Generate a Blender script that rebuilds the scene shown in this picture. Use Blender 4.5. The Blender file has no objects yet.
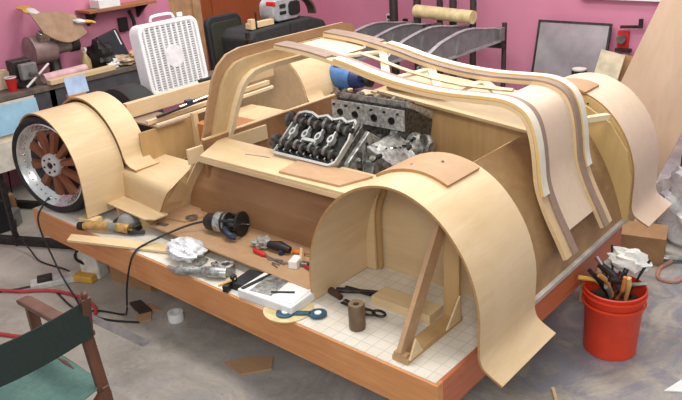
import bpy, bmesh, math, random
from math import sin, cos, pi, radians as R
from mathutils import Vector as V, Matrix, Euler
random.seed(7)
sc = bpy.context.scene
COL = sc.collection
FL = -0.482                      # workshop floor; z = 0 is the top of the work table

# ---------------------------------------------------------------- camera, light, exposure
cam = bpy.data.cameras.new('camera'); co = bpy.data.objects.new('camera', cam); COL.objects.link(co)
yaw, pit, rol, foc = -0.738, 0.393, -0.066, 721.5
fw = V((sin(yaw)*cos(pit), cos(yaw)*cos(pit), -sin(pit)))
rt = V((cos(yaw), -sin(yaw), 0)); up = rt.cross(fw)
r2 = rt*cos(rol)+up*sin(rol); u2 = -rt*sin(rol)+up*cos(rol)
mw = Matrix((r2, u2, -fw)).transposed().to_4x4(); mw.translation = V((1.257, -1.847, 1.691))
co.matrix_world = mw
cam.sensor_width = 36; cam.lens = foc/682*36; cam.clip_start = .05
sc.camera = co
w = bpy.data.worlds.new('world'); sc.world = w; w.use_nodes = True
w.node_tree.nodes['Background'].inputs[0].default_value = (.93, .97, 1, 1)
w.node_tree.nodes['Background'].inputs[1].default_value = .68
def area(loc, rot, sx, sy, e, c):
    l = bpy.data.lights.new('area', 'AREA'); l.shape = 'RECTANGLE'; l.size = sx; l.size_y = sy; l.energy = e; l.color = c
    o = bpy.data.objects.new('area_light', l); COL.objects.link(o); o.location = loc; o.rotation_euler = rot  # one name for the ceiling fixtures and the other area lights
area((-.9, .2, 2.75), (0, 0, 0), 2.6, .5, 62, (1, .965, .91))
area((-.9, 2.4, 2.75), (0, 0, 0), 2.6, .5, 62, (1, .965, .91))
area((-3.6, 2.2, 2.75), (0, 0, 0), 2.4, .5, 45, (1, .965, .91))
area((-1.6, 3.6, 2.75), (0, 0, 0), 2.6, .4, 32, (1, .97, .94))  # extra light added over the back to brighten the pink wall
area((1.6, -2.6, 2.5), (R(48), 0, R(38)), 1.0, .6, 70, (1, .97, .92))  # tilted area light above and behind the camera
area((-5.6, -3.2, 1.4), (R(75), 0, R(-50)), 1.8, 1.4, 60, (.72, .84, 1))  # bluish daylight, as from an unseen window at the left front
vs = sc.view_settings
vs.view_transform = 'Standard'; vs.look = 'None'; vs.exposure = -0.03; vs.gamma = 1; vs.use_curve_mapping = False

# ---------------------------------------------------------------- materials
def lin(c): return tuple(((x/255)/12.92 if x/255 <= .04045 else ((x/255+.055)/1.055)**2.4) for x in c)+(1,)
MC = {}
def base(name, rough, metal):
    m = bpy.data.materials.new(name); m.use_nodes = True; nt = m.node_tree
    b = nt.nodes['Principled BSDF']; b.inputs['Roughness'].default_value = rough; b.inputs['Metallic'].default_value = metal
    return m, nt, b
def coords(nt, sx=1, sy=1, sz=1, rot=(0, 0, 0)):
    tc = nt.nodes.new('ShaderNodeTexCoord'); mp = nt.nodes.new('ShaderNodeMapping')
    mp.inputs['Scale'].default_value = (sx, sy, sz); mp.inputs['Rotation'].default_value = rot
    nt.links.new(tc.outputs['Object'], mp.inputs['Vector']); return mp.outputs[0]
def ramp(nt, fac, stops):
    r = nt.nodes.new('ShaderNodeValToRGB'); el = r.color_ramp.elements
    while len(el) < len(stops): el.new(.5)
    for e, (p, c) in zip(el, stops): e.position = p; e.color = c
    nt.links.new(fac, r.inputs[0]); return r.outputs[0]
def noise(nt, vec, s, d=4, dist=0, rough=.55):
    n = nt.nodes.new('ShaderNodeTexNoise'); n.inputs['Scale'].default_value = s; n.inputs['Detail'].default_value = d
    n.inputs['Distortion'].default_value = dist; n.inputs['Roughness'].default_value = rough
    nt.links.new(vec, n.inputs['Vector']); return n.outputs[0]
def mixc(nt, fac, a, b, mode='MIX'):
    m = nt.nodes.new('ShaderNodeMix'); m.data_type = 'RGBA'; m.blend_type = mode
    for s, x in ((0, fac), (6, a), (7, b)):
        if isinstance(x, (int, float, tuple)): m.inputs[s].default_value = x
        else: nt.links.new(x, m.inputs[s])
    return m.outputs[2]
def bump(nt, b, h, st=.2, d=.01):
    n = nt.nodes.new('ShaderNodeBump'); n.inputs['Strength'].default_value = st; n.inputs['Distance'].default_value = d
    nt.links.new(h, n.inputs['Height']); nt.links.new(n.outputs[0], b.inputs['Normal'])
def pl(c, rough=.6, metal=0, var=.12, s=12):
    k = (c, rough, metal, var, s)
    if k in MC: return MC[k]
    m, nt, b = base('plain_%d' % len(MC), rough, metal); v = coords(nt)
    n = noise(nt, v, s, 5)
    c0 = lin([max(0, x*(1-var)) for x in c]); c1 = lin([min(255, x*(1+var*.6)) for x in c])
    nt.links.new(ramp(nt, n, [(.3, c0), (.7, c1)]), b.inputs['Base Color'])
    bump(nt, b, n, .08, .004); MC[k] = m; return m
def wood(name, dark, light, axis='x', s=6, stretch=9, rough=.55, blot=None):
    m, nt, b = base(name, rough, 0)
    sc3 = [stretch]*3; sc3['xyz'.index(axis)] = 1
    v = coords(nt, *sc3); n = noise(nt, v, s, 7, .7, .6)
    v2 = coords(nt); n2 = noise(nt, v2, 2.2, 3, .4)
    c = ramp(nt, n, [(.25, lin(dark)), (.55, lin([(a+b_)/2 for a, b_ in zip(dark, light)])), (.78, lin(light))])
    c = mixc(nt, ramp(nt, n2, [(.4, (0, 0, 0, 1)), (.75, (.55, .55, .55, 1))]), c, lin(blot or light))
    nt.links.new(c, b.inputs['Base Color']); bump(nt, b, n, .06, .003); return m
BIR = wood('birch_ply_x', (196, 166, 124), (214, 188, 148), 'x', 3, 7, .5, (219, 194, 158))
BIRY = wood('birch_ply_y', (196, 166, 124), (214, 188, 149), 'y', 3, 7, .5, (222, 198, 165))
BIRZ = wood('birch_ply_z', (194, 164, 120), (212, 185, 144), 'z', 3, 7, .5, (216, 191, 154))
PALE = wood('pale_ply', (210, 186, 160), (222, 200, 176), 'x', 3, 6, .5, (226, 198, 180))
CREAM = wood('cream_pine', (214, 192, 156), (230, 210, 176), 'x', 5, 9, .5)
TAN = wood('tan_ply', (166, 132, 88), (188, 154, 106), 'z', 3, 7, .5)
EDGE = wood('ply_edge', (150, 108, 64), (190, 148, 98), 'x', 20, 4, .6)
MDF = wood('mdf_brown', (164, 128, 94), (184, 148, 112), 'x', 9, 2, .6)
LUAN = wood('luan_brown', (130, 92, 60), (158, 118, 80), 'x', 3, 8, .5, (172, 132, 94))
LUANY = wood('luan_brown_y', (112, 82, 52), (166, 130, 90), 'y', 5, 2.0, .42, (188, 154, 110))
GREYB = wood('grey_brown_strip', (134, 112, 98), (160, 136, 118), 'x', 9, 4, .45)
FIR = wood('fir_beam', (182, 116, 66), (212, 148, 92), 'x', 4, 14, .42, (218, 158, 102))
FIRY = wood('fir_beam_y', (166, 88, 58), (198, 118, 80), 'y', 4, 14, .42, (192, 104, 68))
PINE = wood('pine', (206, 176, 130), (224, 198, 156), 'x', 4, 12, .5)
DARKW = wood('dark_chair_wood', (70, 42, 30), (104, 64, 44), 'z', 6, 9, .45)
CARD = wood('cardboard', (150, 112, 76), (172, 134, 94), 'y', 4, 3, .8)
STEEL = pl((150, 148, 142), .35, .85, .2, 30); CHROME = pl((205, 205, 205), .16, 1, .05)
ALU = pl((165, 165, 162), .38, .75, .35, 45); DSTEEL = pl((58, 54, 52), .5, .5, .3, 25)
BLK = pl((24, 24, 26), .5, 0, .25); BLKG = pl((32, 32, 34), .75, 0, .2); WHITE = pl((228, 228, 226), .45, 0, .04)
RUB = pl((30, 29, 29), .7, 0, .2); GREY = pl((120, 118, 116), .6, 0, .15)
RED = pl((196, 34, 28), .5, 0, .08); YEL = pl((206, 158, 62), .5, 0, .1); BLUE = pl((72, 116, 172), .5, 0, .15)
def floor_mat():
    m, nt, b = base('concrete_floor', .5, 0); v = coords(nt)
    n1 = noise(nt, v, 1.1, 6, .8, .65); n2 = noise(nt, v, 9, 6, .5, .7); n3 = noise(nt, v, 60, 3)
    c = ramp(nt, n1, [(.3, lin((128, 122, 113))), (.5, lin((168, 160, 148))), (.72, lin((194, 186, 174)))])
    c = mixc(nt, ramp(nt, n2, [(.5, (0, 0, 0, 1)), (.66, (.5, .5, .5, 1))]), c, lin((178, 174, 168)))
    c = mixc(nt, ramp(nt, n3, [(.58, (0, 0, 0, 1)), (.72, (.35, .35, .35, 1))]), c, lin((86, 82, 84)))
    # bluish worn paint towards the open right-hand side
    tc = nt.nodes.new('ShaderNodeTexCoord'); sp = nt.nodes.new('ShaderNodeSeparateXYZ'); nt.links.new(tc.outputs['Object'], sp.inputs[0])
    mr = nt.nodes.new('ShaderNodeMapRange'); mr.inputs[1].default_value = -2.2; mr.inputs[2].default_value = .3; nt.links.new(sp.outputs[0], mr.inputs[0])
    mu = nt.nodes.new('ShaderNodeMath'); mu.operation = 'MULTIPLY'; nt.links.new(mr.outputs[0], mu.inputs[0])
    nt.links.new(ramp(nt, noise(nt, v, 2.6, 7, 1.2, .7), [(.42, (0, 0, 0, 1)), (.56, (.75, .75, .75, 1))]), mu.inputs[1])
    c = mixc(nt, mu.outputs[0], c, lin((112, 116, 132)))
    nt.links.new(c, b.inputs['Base Color']); bump(nt, b, n2, .15, .01); return m
def wall_mat():
    m, nt, b = base('pink_paint', .6, 0); v = coords(nt); n = noise(nt, v, 1.3, 4, .3)
    nt.links.new(ramp(nt, n, [(.3, lin((198, 122, 148))), (.7, lin((208, 134, 160)))]), b.inputs['Base Color']); return m
def grid_mat():
    m, nt, b = base('gridded_paper', .35, 0); v = coords(nt, 1/.06, 1/.06, 1)
    sp = nt.nodes.new('ShaderNodeSeparateXYZ'); nt.links.new(v, sp.inputs[0]); outs = []
    for i in (0, 1):
        f = nt.nodes.new('ShaderNodeMath'); f.operation = 'FRACT'; nt.links.new(sp.outputs[i], f.inputs[0])
        l = nt.nodes.new('ShaderNodeMath'); l.operation = 'LESS_THAN'; l.inputs[1].default_value = .07; nt.links.new(f.outputs[0], l.inputs[0]); outs.append(l.outputs[0])
    mx = nt.nodes.new('ShaderNodeMath'); mx.operation = 'MAXIMUM'; nt.links.new(outs[0], mx.inputs[0]); nt.links.new(outs[1], mx.inputs[1])
    k = nt.nodes.new('ShaderNodeMath'); k.operation = 'MULTIPLY'; k.inputs[1].default_value = .5; nt.links.new(mx.outputs[0], k.inputs[0])
    n = noise(nt, coords(nt), 5, 5, .5)
    c = ramp(nt, n, [(.3, lin((208, 198, 182))), (.65, lin((226, 220, 208)))])
    nt.links.new(mixc(nt, k.outputs[0], c, lin((172, 166, 160))), b.inputs['Base Color']); return m
def plastic_mat():
    m, nt, b = base('plastic_film', .3, 0); v = coords(nt); n = noise(nt, v, 14, 5, 1)
    nt.links.new(ramp(nt, n, [(.3, lin((190, 192, 196))), (.7, lin((232, 232, 234)))]), b.inputs['Base Color']); bump(nt, b, n, .8, .02); return m
PLAST = plastic_mat()

# ---------------------------------------------------------------- mesh helpers
class M:
    def __init__(s): s.v = []; s.f = []; s.mi = []
    def add(s, vs, fs, mi=0):
        o = len(s.v); s.v += [V(p) for p in vs]; s.f += [[i+o for i in f] for f in fs]; s.mi += [mi]*len(fs) if isinstance(mi, int) else mi; return s
    def xf(s, m, start=0):
        for i in range(start, len(s.v)): s.v[i] = m @ s.v[i]
        return s
    def box(s, c, d, rot=None, mi=0, top=1.0):
        x, y, z = d[0]/2, d[1]/2, d[2]/2
        vs = [V((sx*x*(top if sz > 0 else 1), sy*y*(top if sz > 0 else 1), sz*z)) for sx, sy, sz in ((-1,-1,-1),(1,-1,-1),(1,1,-1),(-1,1,-1),(-1,-1,1),(1,-1,1),(1,1,1),(-1,1,1))]
        m = Matrix.Translation(c) @ (Euler(rot).to_matrix().to_4x4() if rot else Matrix())
        return s.add([m @ p for p in vs], [(3,2,1,0),(4,5,6,7),(0,1,5,4),(1,2,6,5),(2,3,7,6),(3,0,4,7)], mi)
    def beam(s, a, b, wd, ht, upv=(0, 0, 1), mi=0):     # box along a-b, wd sideways, ht along up
        a, b = V(a), V(b); d = (b-a).normalized(); sd = d.cross(V(upv)).normalized(); u = sd.cross(d).normalized()
        vs = [p+sd*wd/2*i+u*ht/2*j for p in (a, b) for i, j in ((-1,-1),(1,-1),(1,1),(-1,1))]
        return s.add(vs, [(3,2,1,0),(4,5,6,7),(0,1,5,4),(1,2,6,5),(2,3,7,6),(3,0,4,7)], mi)
    def prism(s, pts, ax, a, b, mi=0):
        k = 'xyz'.index(ax); n = len(pts)
        def mk(p, t): q = list(p); q.insert(k, t); return q
        vs = [mk(p, a) for p in pts]+[mk(p, b) for p in pts]
        return s.add(vs, [list(range(n))[::-1], list(range(n, 2*n))]+[(i, (i+1) % n, (i+1) % n+n, i+n) for i in range(n)], mi)
    def strip(s, pts, ax, a, b, th, side=1, closed=False):   # open 2D profile given thickness, swept along ax; cut edges get material 1
        k = 'xyz'.index(ax); n = len(pts); P = [V(p) for p in pts]; Q = []
        for i in range(n):
            d = (P[min(i+1, n-1)]-P[max(i-1, 0)]).normalized(); Q.append(P[i]+V((-d.y, d.x))*th*side)
        def mk(p, t): q = [p.x, p.y]; q.insert(k, t); return q
        vs = [mk(p, t) for t in (a, b) for L in (P, Q) for p in L]
        fs = []; mi = []
        for i in range(n-1):
            fs += [(i, i+1, 2*n+i+1, 2*n+i), (n+i, n+i+1, 3*n+i+1, 3*n+i)]; mi += [0, 0]
            fs += [(i, i+1, n+i+1, n+i), (2*n+i, 2*n+i+1, 3*n+i+1, 3*n+i)]; mi += [1, 1]
        for i in (0, n-1): fs.append((i, n+i, 3*n+i, 2*n+i)); mi.append(1)
        return s.add(vs, fs, mi)
    def tube(s, path, r, n=8, mi=0, flat=1.0):
        P = [V(p) for p in path]; rs = r if isinstance(r, (list, tuple)) else [r]*len(P); vs = []; fs = []
        for i, p in enumerate(P):
            d = (P[min(i+1, len(P)-1)]-P[max(i-1, 0)]).normalized()
            a = d.cross(V((0, 0, 1)) if abs(d.z) < .9 else V((1, 0, 0))).normalized(); b = a.cross(d)
            vs += [p+(a*cos(2*pi*j/n)+b*sin(2*pi*j/n)*flat)*rs[i] for j in range(n)]
        for i in range(len(P)-1):
            fs += [(i*n+j, i*n+(j+1) % n, (i+1)*n+(j+1) % n, (i+1)*n+j) for j in range(n)]
        fs += [list(range(n))[::-1], list(range((len(P)-1)*n, len(P)*n))]
        return s.add(vs, fs, mi)
    def cyl(s, a, b, r, r1=None, n=16, mi=0): return s.tube([a, b], [r, r if r1 is None else r1], n, mi)
    def lathe(s, prof, c=(0, 0, 0), axis='z', n=24, mi=0, arc=2*pi):
        vs = []; fs = []; m = len(prof); full = arc > 6.28; N = n if full else n+1
        for j in range(N):
            t = arc*j/n
            for r, h in prof:
                p = {'z': (r*cos(t), r*sin(t), h), 'y': (r*cos(t), h, r*sin(t)), 'x': (h, r*cos(t), r*sin(t))}[axis]
                vs.append(V(p)+V(c))
        for j in range(n):
            k = (j+1) % N
            fs += [(j*m+i, k*m+i, k*m+i+1, j*m+i+1) for i in range(m-1)]
        return s.add(vs, fs, mi)
    def ring(s, c, r0, r1, h, ax='z', n=24, mi=0):
        return s.lathe([(r0, -h/2), (r1, -h/2), (r1, h/2), (r0, h/2), (r0, -h/2)], c, ax, n, mi)
    def sheet(s, fn, nu, nv, th, mi=0):
        P = [[V(fn(i/nu, j/nv)) for j in range(nv+1)] for i in range(nu+1)]; vs = []; m = nv+1; T = (nu+1)*m
        for sg in (.5, -.5):
            for i in range(nu+1):
                for j in range(nv+1):
                    a = P[min(i+1, nu)][j]-P[max(i-1, 0)][j]; b = P[i][min(j+1, nv)]-P[i][max(j-1, 0)]
                    nn = a.cross(b); nn = nn.normalized() if nn.length > 1e-9 else V((0, 0, 1)); vs.append(P[i][j]+nn*th*sg)
        fs = []
        for i in range(nu):
            for j in range(nv):
                q = [i*m+j, (i+1)*m+j, (i+1)*m+j+1, i*m+j+1]; fs += [q, [x+T for x in q][::-1]]
        for i in range(nu): fs += [(i*m, (i+1)*m, T+(i+1)*m, T+i*m), (i*m+nv, (i+1)*m+nv, T+(i+1)*m+nv, T+i*m+nv)]
        for j in range(nv): fs += [(j, j+1, T+j+1, T+j), (nu*m+j, nu*m+j+1, T+nu*m+j+1, T+nu*m+j)]
        return s.add(vs, fs, mi)
    def blob(s, c, d, seed=0, rough=.25, n=10, mi=0):
        rn = random.Random(seed); ph = [rn.uniform(0, 6) for _ in range(6)]; vs = []; fs = []
        for i in range(n+1):
            for j in range(2*n):
                a = pi*i/n; b = pi*j/n; u = V((sin(a)*cos(b), sin(a)*sin(b), cos(a)))
                k = 1+rough*(sin(5*u.x+ph[0])*sin(6*u.y+ph[1])+.6*sin(9*u.z+ph[2]+4*u.x)+.5*sin(14*u.y+ph[3]+7*u.z))*.6
                vs.append(V(c)+V((u.x*d[0]/2, u.y*d[1]/2, u.z*d[2]/2))*k)
        for i in range(n):
            for j in range(2*n): fs.append((i*2*n+j, i*2*n+(j+1) % (2*n), (i+1)*2*n+(j+1) % (2*n), (i+1)*2*n+j))
        return s.add(vs, fs, mi)

def obj(name, m, mat, parent=None, bevel=0, smooth=False, kind=None, label=None):
    me = bpy.data.meshes.new(name); me.from_pydata(m.v, [], m.f)
    for x in (mat if isinstance(mat, (list, tuple)) else [mat]): me.materials.append(x)
    if any(m.mi) and len(me.materials) > 1: me.polygons.foreach_set('material_index', m.mi)
    bm = bmesh.new(); bm.from_mesh(me); bmesh.ops.remove_doubles(bm, verts=bm.verts, dist=1e-5); bmesh.ops.recalc_face_normals(bm, faces=bm.faces); bm.to_mesh(me); bm.free()
    o = bpy.data.objects.new(name, me); COL.objects.link(o)
    if smooth:
        me.polygons.foreach_set('use_smooth', [True]*len(me.polygons)); me.set_sharp_from_angle(angle=R(38))
    if bevel:
        b = o.modifiers.new('bevel', 'BEVEL'); b.width = bevel; b.segments = 2; b.limit_method = 'ANGLE'; b.angle_limit = R(40)
    if parent:
        o.parent = parent
        q = parent; t = V((0, 0, 0))
        if not parent.get('local'):
            while q: t += q.location; q = q.parent
            o.location = -t
        else: o['local'] = 1
    if kind: o['kind'] = kind
    if label: o['label'] = label
    return o
def thing(name, label, cat, loc=(0, 0, 0), group=None, rot=None, local=False):
    o = bpy.data.objects.new(name, None); o.empty_display_size = .05; COL.objects.link(o); o.location = loc
    o['label'] = label; o['category'] = cat
    if group: o['group'] = group
    if rot: o.rotation_euler = rot
    if local or rot: o['local'] = 1
    return o
def one(name, m, mat, label, cat, group=None, **k):
    o = obj(name, m, mat, **k); o['label'] = label; o['category'] = cat
    if group: o['group'] = group
    return o
def st(name, m, mat): return obj(name, m, mat, kind='structure')
def arc(cx, cz, r, a0, a1, n=20, rz=None): return [(cx+r*cos(R(a0+(a1-a0)*i/n)), cz+(rz or r)*sin(R(a0+(a1-a0)*i/n))) for i in range(n+1)]
def smooth_path(pts, k=4):
    P = [V(p) for p in pts]; out = []
    for i in range(len(P)-1):
        a, b, c, d = P[max(i-1, 0)], P[i], P[i+1], P[min(i+2, len(P)-1)]
        for j in range(k):
            t = j/k; out.append(.5*((2*b)+(c-a)*t+(2*a-5*b+4*c-d)*t*t+(3*b-a-3*c+d)*t**3))
    return out+[P[-1]]

# ---------------------------------------------------------------- the room
WY, WX = 4.9, -5.0
st('floor', M().box((0, 0, FL-.05), (14, 12, .1)), floor_mat())
PINK = wall_mat()
st('wall_back', M().box((1, WY+.05, 1.1), (12, .1, 3.2)), PINK)
st('wall_left', M().box((WX-.05, -2.3, 1.1), (.1, 9.9, 3.2)).box((WX-.05, 4.55, 1.1), (.1, .7, 3.2)).box((WX-.05, 3.42, 2.3), (.1, 1.6, .8)), PINK)
st('trim_1', M().box((2.1, WY-.03, .725), (7.5, .06, .04)), WHITE)
dr = st('door_1', M().box((WX-.04, 3.55, .68), (.04, 1.0, 2.3)).box((WX-.015, 3.55, .9), (.02, .7, 1.4)), wood('orange_door', (128, 62, 30), (158, 84, 44), 'z', 3, 9, .45))
obj('door_handle', M().cyl((WX-.02, 3.9, .55), (WX+.06, 3.9, .55), .03), STEEL, dr)
st('trim_2', M().box((WX-.01, 2.98, .7), (.06, .1, 2.36)).box((WX-.01, 4.12, .7), (.06, .1, 2.36)).box((WX-.01, 3.55, 1.9), (.06, 1.2, .1)), pl((176, 140, 104), .5))
st('wall_recess', M().box((WX-.04, 2.78, .68), (.06, .3, 2.3)), pl((176, 136, 96), .6))

# ---------------------------------------------------------------- the work table
TW = 1.80
tb = thing('work_table', 'low table of reddish beams topped with gridded white paper, under the plywood car', 'table', (-1.55, .9, FL))
obj('table_top', M().box((-1.545, TW/2, -.011), (3.06, TW-.02, .022)), grid_mat(), tb)
obj('front_beam', M().box((-1.545, .02, -.075), (3.09, .04, .14)).box((-1.545, .028, -.165), (3.07, .035, .035)), FIR, tb, .003)
obj('end_beam', M().box((-.02, TW/2+.02, -.085), (.04, TW-.04, .16)), FIRY, tb, .003)
obj('end_beam', M().box((-3.07, TW/2+.02, -.085), (.04, TW-.04, .16)), FIRY, tb, .003)
obj('back_beam', M().box((-1.545, TW-.02, -.085), (3.01, .04, .16)), FIR, tb, .003)
for x, y in ((-.25, .14), (-2.3, .9), (-.1, TW-.12), (-2.9, TW-.14), (-1.2, .9), (-1.5, TW-.2)):
    obj('leg', M().box((x, y, (FL-.02)/2), (.09, .09, -FL-.02)), PINE, tb, .003)
obj('cross_member', M().box((-2.4, .9, -.10), (.04, TW-.1, .12)), FIRY, tb)
obj('cross_member', M().box((-.9, .9, -.10), (.04, TW-.1, .12)), FIRY, tb)

# ---------------------------------------------------------------- the plywood car body
YC = 1.22
car = thing('plywood_car_body', 'large plywood mock-up of a sports car body on the gridded low table', 'car body', (-1.5, 1.2, 0))
# rear fenders
prB = smooth_path([(-.800, .004), (-.790, .22), (-.722, .405), (-.606, .548), (-.46, .632), (-.32, .655), (-.193, .622), (-.083, .546), (.010, .418), (.060, .262), (.064, .10), (.067, .04), (.092, -.004), (.170, -.045)], 4)
fb = obj('rear_fender', M().strip(prB, 'y', .178, .625, .010, 1), [BIRY, EDGE], car, 0, True)
hol = [(-.70, 0)]+[(x, z) for x, z in arc(-.36, .26, .33, 180, 0, 24)]+[(-.03, 0)]
def ringplate(y0, y1, par, mat, nm, inner=.29):
    m = M(); out = [p for p in prB if p.x < .066 and p.y > 0]
    n = len(out); inn = []
    for p in out:
        d = V((p.x+.36, p.y-.25)); q = d.normalized()*inner if p.y > .25 else V((math.copysign(inner, d.x), p.y-.25)); inn.append((q.x-.36, q.y+.25))
    vs = [(p.x, y, p.y) for y in (y0, y1) for p in out]+[(a, y, b) for y in (y0, y1) for a, b in inn]
    fs = []
    for i in range(n-1): fs += [(i, i+1, 2*n+i+1, 2*n+i), (n+i, n+i+1, 3*n+i+1, 3*n+i), (2*n+i, 2*n+i+1, 3*n+i+1, 3*n+i), (i, i+1, n+i+1, n+i)]
    fs += [(0, n, 3*n, 2*n), (n-1, 2*n-1, 4*n-1, 3*n-1)]
    m.add(vs, fs); return obj(nm, m, mat, par)
ringplate(.600, .616, fb, TAN, 'inner_ring', .37)
ringplate(.580, .592, fb, BIR, 'inner_ring', .39)
def arcpatch(pts, y0, y1, off, th, mat, nm, par):
    P = [V(p) for p in pts]; Q = []
    for i in range(len(P)):
        d = (P[min(i+1, len(P)-1)]-P[max(i-1, 0)]).normalized(); Q.append(P[i]+V((-d.y, d.x))*off)
    return obj(nm, M().strip(Q, 'y', y0, y1, th, 1), [mat, EDGE], par, 0, True)
pt = [p for p in prB if p.y > .60]
arcpatch([p for p in prB if -.56 < p.x < -.17 and p.y > .5], .36, .60, .011, .012, MDF, 'mdf_patch', fb)
obj('fender_screws', M().cyl((-.40, .42, .66), (-.40, .42, .675), .006).cyl((-.30, .50, .672), (-.30, .50, .684), .006), STEEL, fb)
fd = obj('rear_fender', M().strip(prB, 'y', 1.81, 2.18, .010, 1), [PALE, EDGE], car, 0, True)
rp = ringplate(1.802, 1.816, fd, wood('yellow_ply', (188, 158, 104), (206, 176, 120), 'z', 3, 6), 'side_ring', .20)
m = M()
for a in (12, 30, 48, 66, 84, 102): m.cyl((-.36+.385*cos(R(a)), 1.797, .25+.375*sin(R(a))), (-.36+.385*cos(R(a)), 1.804, .25+.375*sin(R(a))), .005, n=6)
m.cyl((0.02, 1.797, .12), (.02, 1.804, .12), .005, n=6)
obj('ring_screws', m, BLK, fd)
arcpatch([p for p in prB if -.60 < p.x < -.22 and p.y > .5], 1.785, 1.97, .011, .012, MDF, 'mdf_patch', fd)
obj('inner_panel', M().prism([(-.80, 0), (-.80, .2), (-.70, .42), (-.5, .6), (-.3, .63), (-.1, .53), (.03, .33), (.06, .02)], 'y', 2.05, 2.06), BIRZ, fd)
fd.location += V((-.04, 0, .022))
# inner side wall behind the near wheel arch, then the tub side under the sill
obj('wheel_well_panel', M().prism([(-1.0, 0), (-1.0, .445), (-.80, .445), (-.70, .42), (-.58, .55), (-.4, .63), (-.25, .62), (-.1, .54), (0, .40), (.035, .25), (.035, 0)], 'y', .63, .645), BIR, car)
obj('wheel_well_panel', M().prism([(-1.0, 0), (-1.0, .445), (-.80, .445), (-.70, .42), (-.58, .55), (-.4, .63), (-.25, .62), (-.1, .54), (0, .40), (.035, .25), (.035, 0)], 'y', 1.755, 1.77), wood('yellow_ply_flat', (182, 150, 98), (200, 170, 114), 'z', 3, 6), car)
# tub floor, side wall, sill
obj('tub_floor', M().prism([(-2.08, .20), (-.83, .185), (-.815, .60), (-2.13, .60)], 'z', .045, .057), MDF, car, .002)
obj('floor_block', M().box((-1.2, .52, .0225), (.3, .05, .045)), PINE, car)
obj('tub_side', M().prism([(.50, .0575), (.53, .19), (.67, .445), (.682, .445), (.542, .18), (.512, .0575)], 'x', -2.09, -.815), LUAN, car)
sl = obj('sill_shelf', M().prism([(-1.83, .425), (-.70, .44), (-.80, .70), (-1.99, .72)], 'z', .436, .452), BIR, car, .003)
obj('mdf_pad', M().prism([(-1.25, .46), (-.86, .475), (-.80, .655), (-1.28, .645)], 'z', .452, .464), MDF, sl, .002)
obj('pencil_mark', M().tube([(-1.62, .57, .4525), (-1.55, .585, .4525), (-1.46, .60, .4525)], .003, 5), GREY, sl)
obj('sill_edge', M().beam((-1.83, .432, .424), (-.80, .445, .424), .02, .024), BIR, sl)
obj('sill_shelf', M().prism([(-1.9, 1.72), (-.80, 1.72), (-.72, 2.0), (-1.95, 2.0)], 'z', .436, .452), BIR, car, .003)
obj('tub_side', M().box((-1.4, 1.73, .2475), (1.2, .012, .375)), LUAN, car)
# engine bay walls and rear end
obj('bay_wall', M().prism([(-1.60, .0), (-1.60, .45), (-1.50, .585), (-1.35, .60), (-.40, .505), (-.26, .48), (-.20, 0)], 'y', 1.50, 1.515), TAN, car)
obj('bay_wall_cap', M().beam((-1.42, 1.50, .613), (-.30, 1.50, .502), .04, .018), BIR, car, .002)
obj('bay_ledge', M().add([(-1.50, 1.52, .60), (-.30, 1.52, .49), (-.30, 1.76, .62), (-1.25, 1.76, .70), (-1.50, 1.52, .588), (-.30, 1.52, .478), (-.30, 1.76, .608), (-1.25, 1.76, .688)], [(0,1,2,3),(7,6,5,4),(0,4,5,1),(1,5,6,2),(2,6,7,3),(3,7,4,0)]), BIR, car)
obj('bay_brace', M().beam((-1.40, 1.56, .635), (-1.0, 1.60, .615), .02, .03), MDF, car)
obj('bay_rear_wall', M().box((-.50, 1.08, .24), (.012, .86, .44)), TAN, car)
m = M().sheet(lambda u, v: (.005-.27*v+.03*sin(pi*v)-.05*v**3, .66+1.115*u, .012+(.575-.0*u)*v), 20, 14, .012)
obj('tail_panel', m, LUANY, car, 0, True)
obj('tail_edge_strip', M().beam((.015, .66, .012), (.015, 1.80, .012), .03, .02), pl((176, 166, 156), .6), car)
m = M().beam((-.22, 1.46, .60), (-.10, 1.72, .585), .035, .03); obj('tail_stick', m, CREAM, car, .002)
# two long roof rails, each with strips
rp_ = [(-1.74, .96), (-1.56, .948), (-1.4, .928), (-1.2, .892), (-1.05, .858), (-.9, .832), (-.75, .816), (-.6, .809), (-.45, .812), (-.34, .815), (-.26, .806), (-.195, .775), (-.155, .72), (-.13, .64), (-.115, .55), (-.105, .47), (-.085, .40), (-.04, .30), (.01, .21), (.055, .125)]
rp = smooth_path(rp_, 4)
def offs(P, d):
    Q = []
    for i in range(len(P)):
        t = (P[min(i+1, len(P)-1)]-P[max(i-1, 0)]).normalized(); Q.append(P[i]+V((-t.y, t.x))*d)
    return Q
BS = [MDF, GREYB]
CR = [CREAM, wood('yellow_edge', (204, 168, 104), (220, 186, 120), 'x', 9, 3)]
for ya, yb, yc, inn in ((.97, 1.025, 1.075, 1), (1.49, 1.435, 1.385, -1)):
    rl = obj('roof_rail', M().strip(offs(rp, -.022), 'y', min(ya, yc), max(ya, yc), .020, 1), [BIR, BIR], car, 0, True)
    cp = [p for p in rp if p.x > -1.32 and p.y > .40]
    obj('cream_strip', M().strip(cp, 'y', min(ya, yb), max(ya, yb), .016, 1), [pl((226, 218, 200), .5, 0, .05), CR[1]], rl, 0, True)
    obj('brown_strip', M().strip(rp, 'y', min(yb, yc)+(.001 if inn > 0 else 0), max(yb, yc)-(0 if inn > 0 else .001), .008, 1), [GREYB, GREYB], rl, 0, True)
    obj('brown_strip', M().strip([p for p in rp if p.x < -1.32], 'y', min(ya, yb)+.001, max(ya, yb)-.001, .008, 1), [GREYB, GREYB], rl, 0, True)
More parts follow.
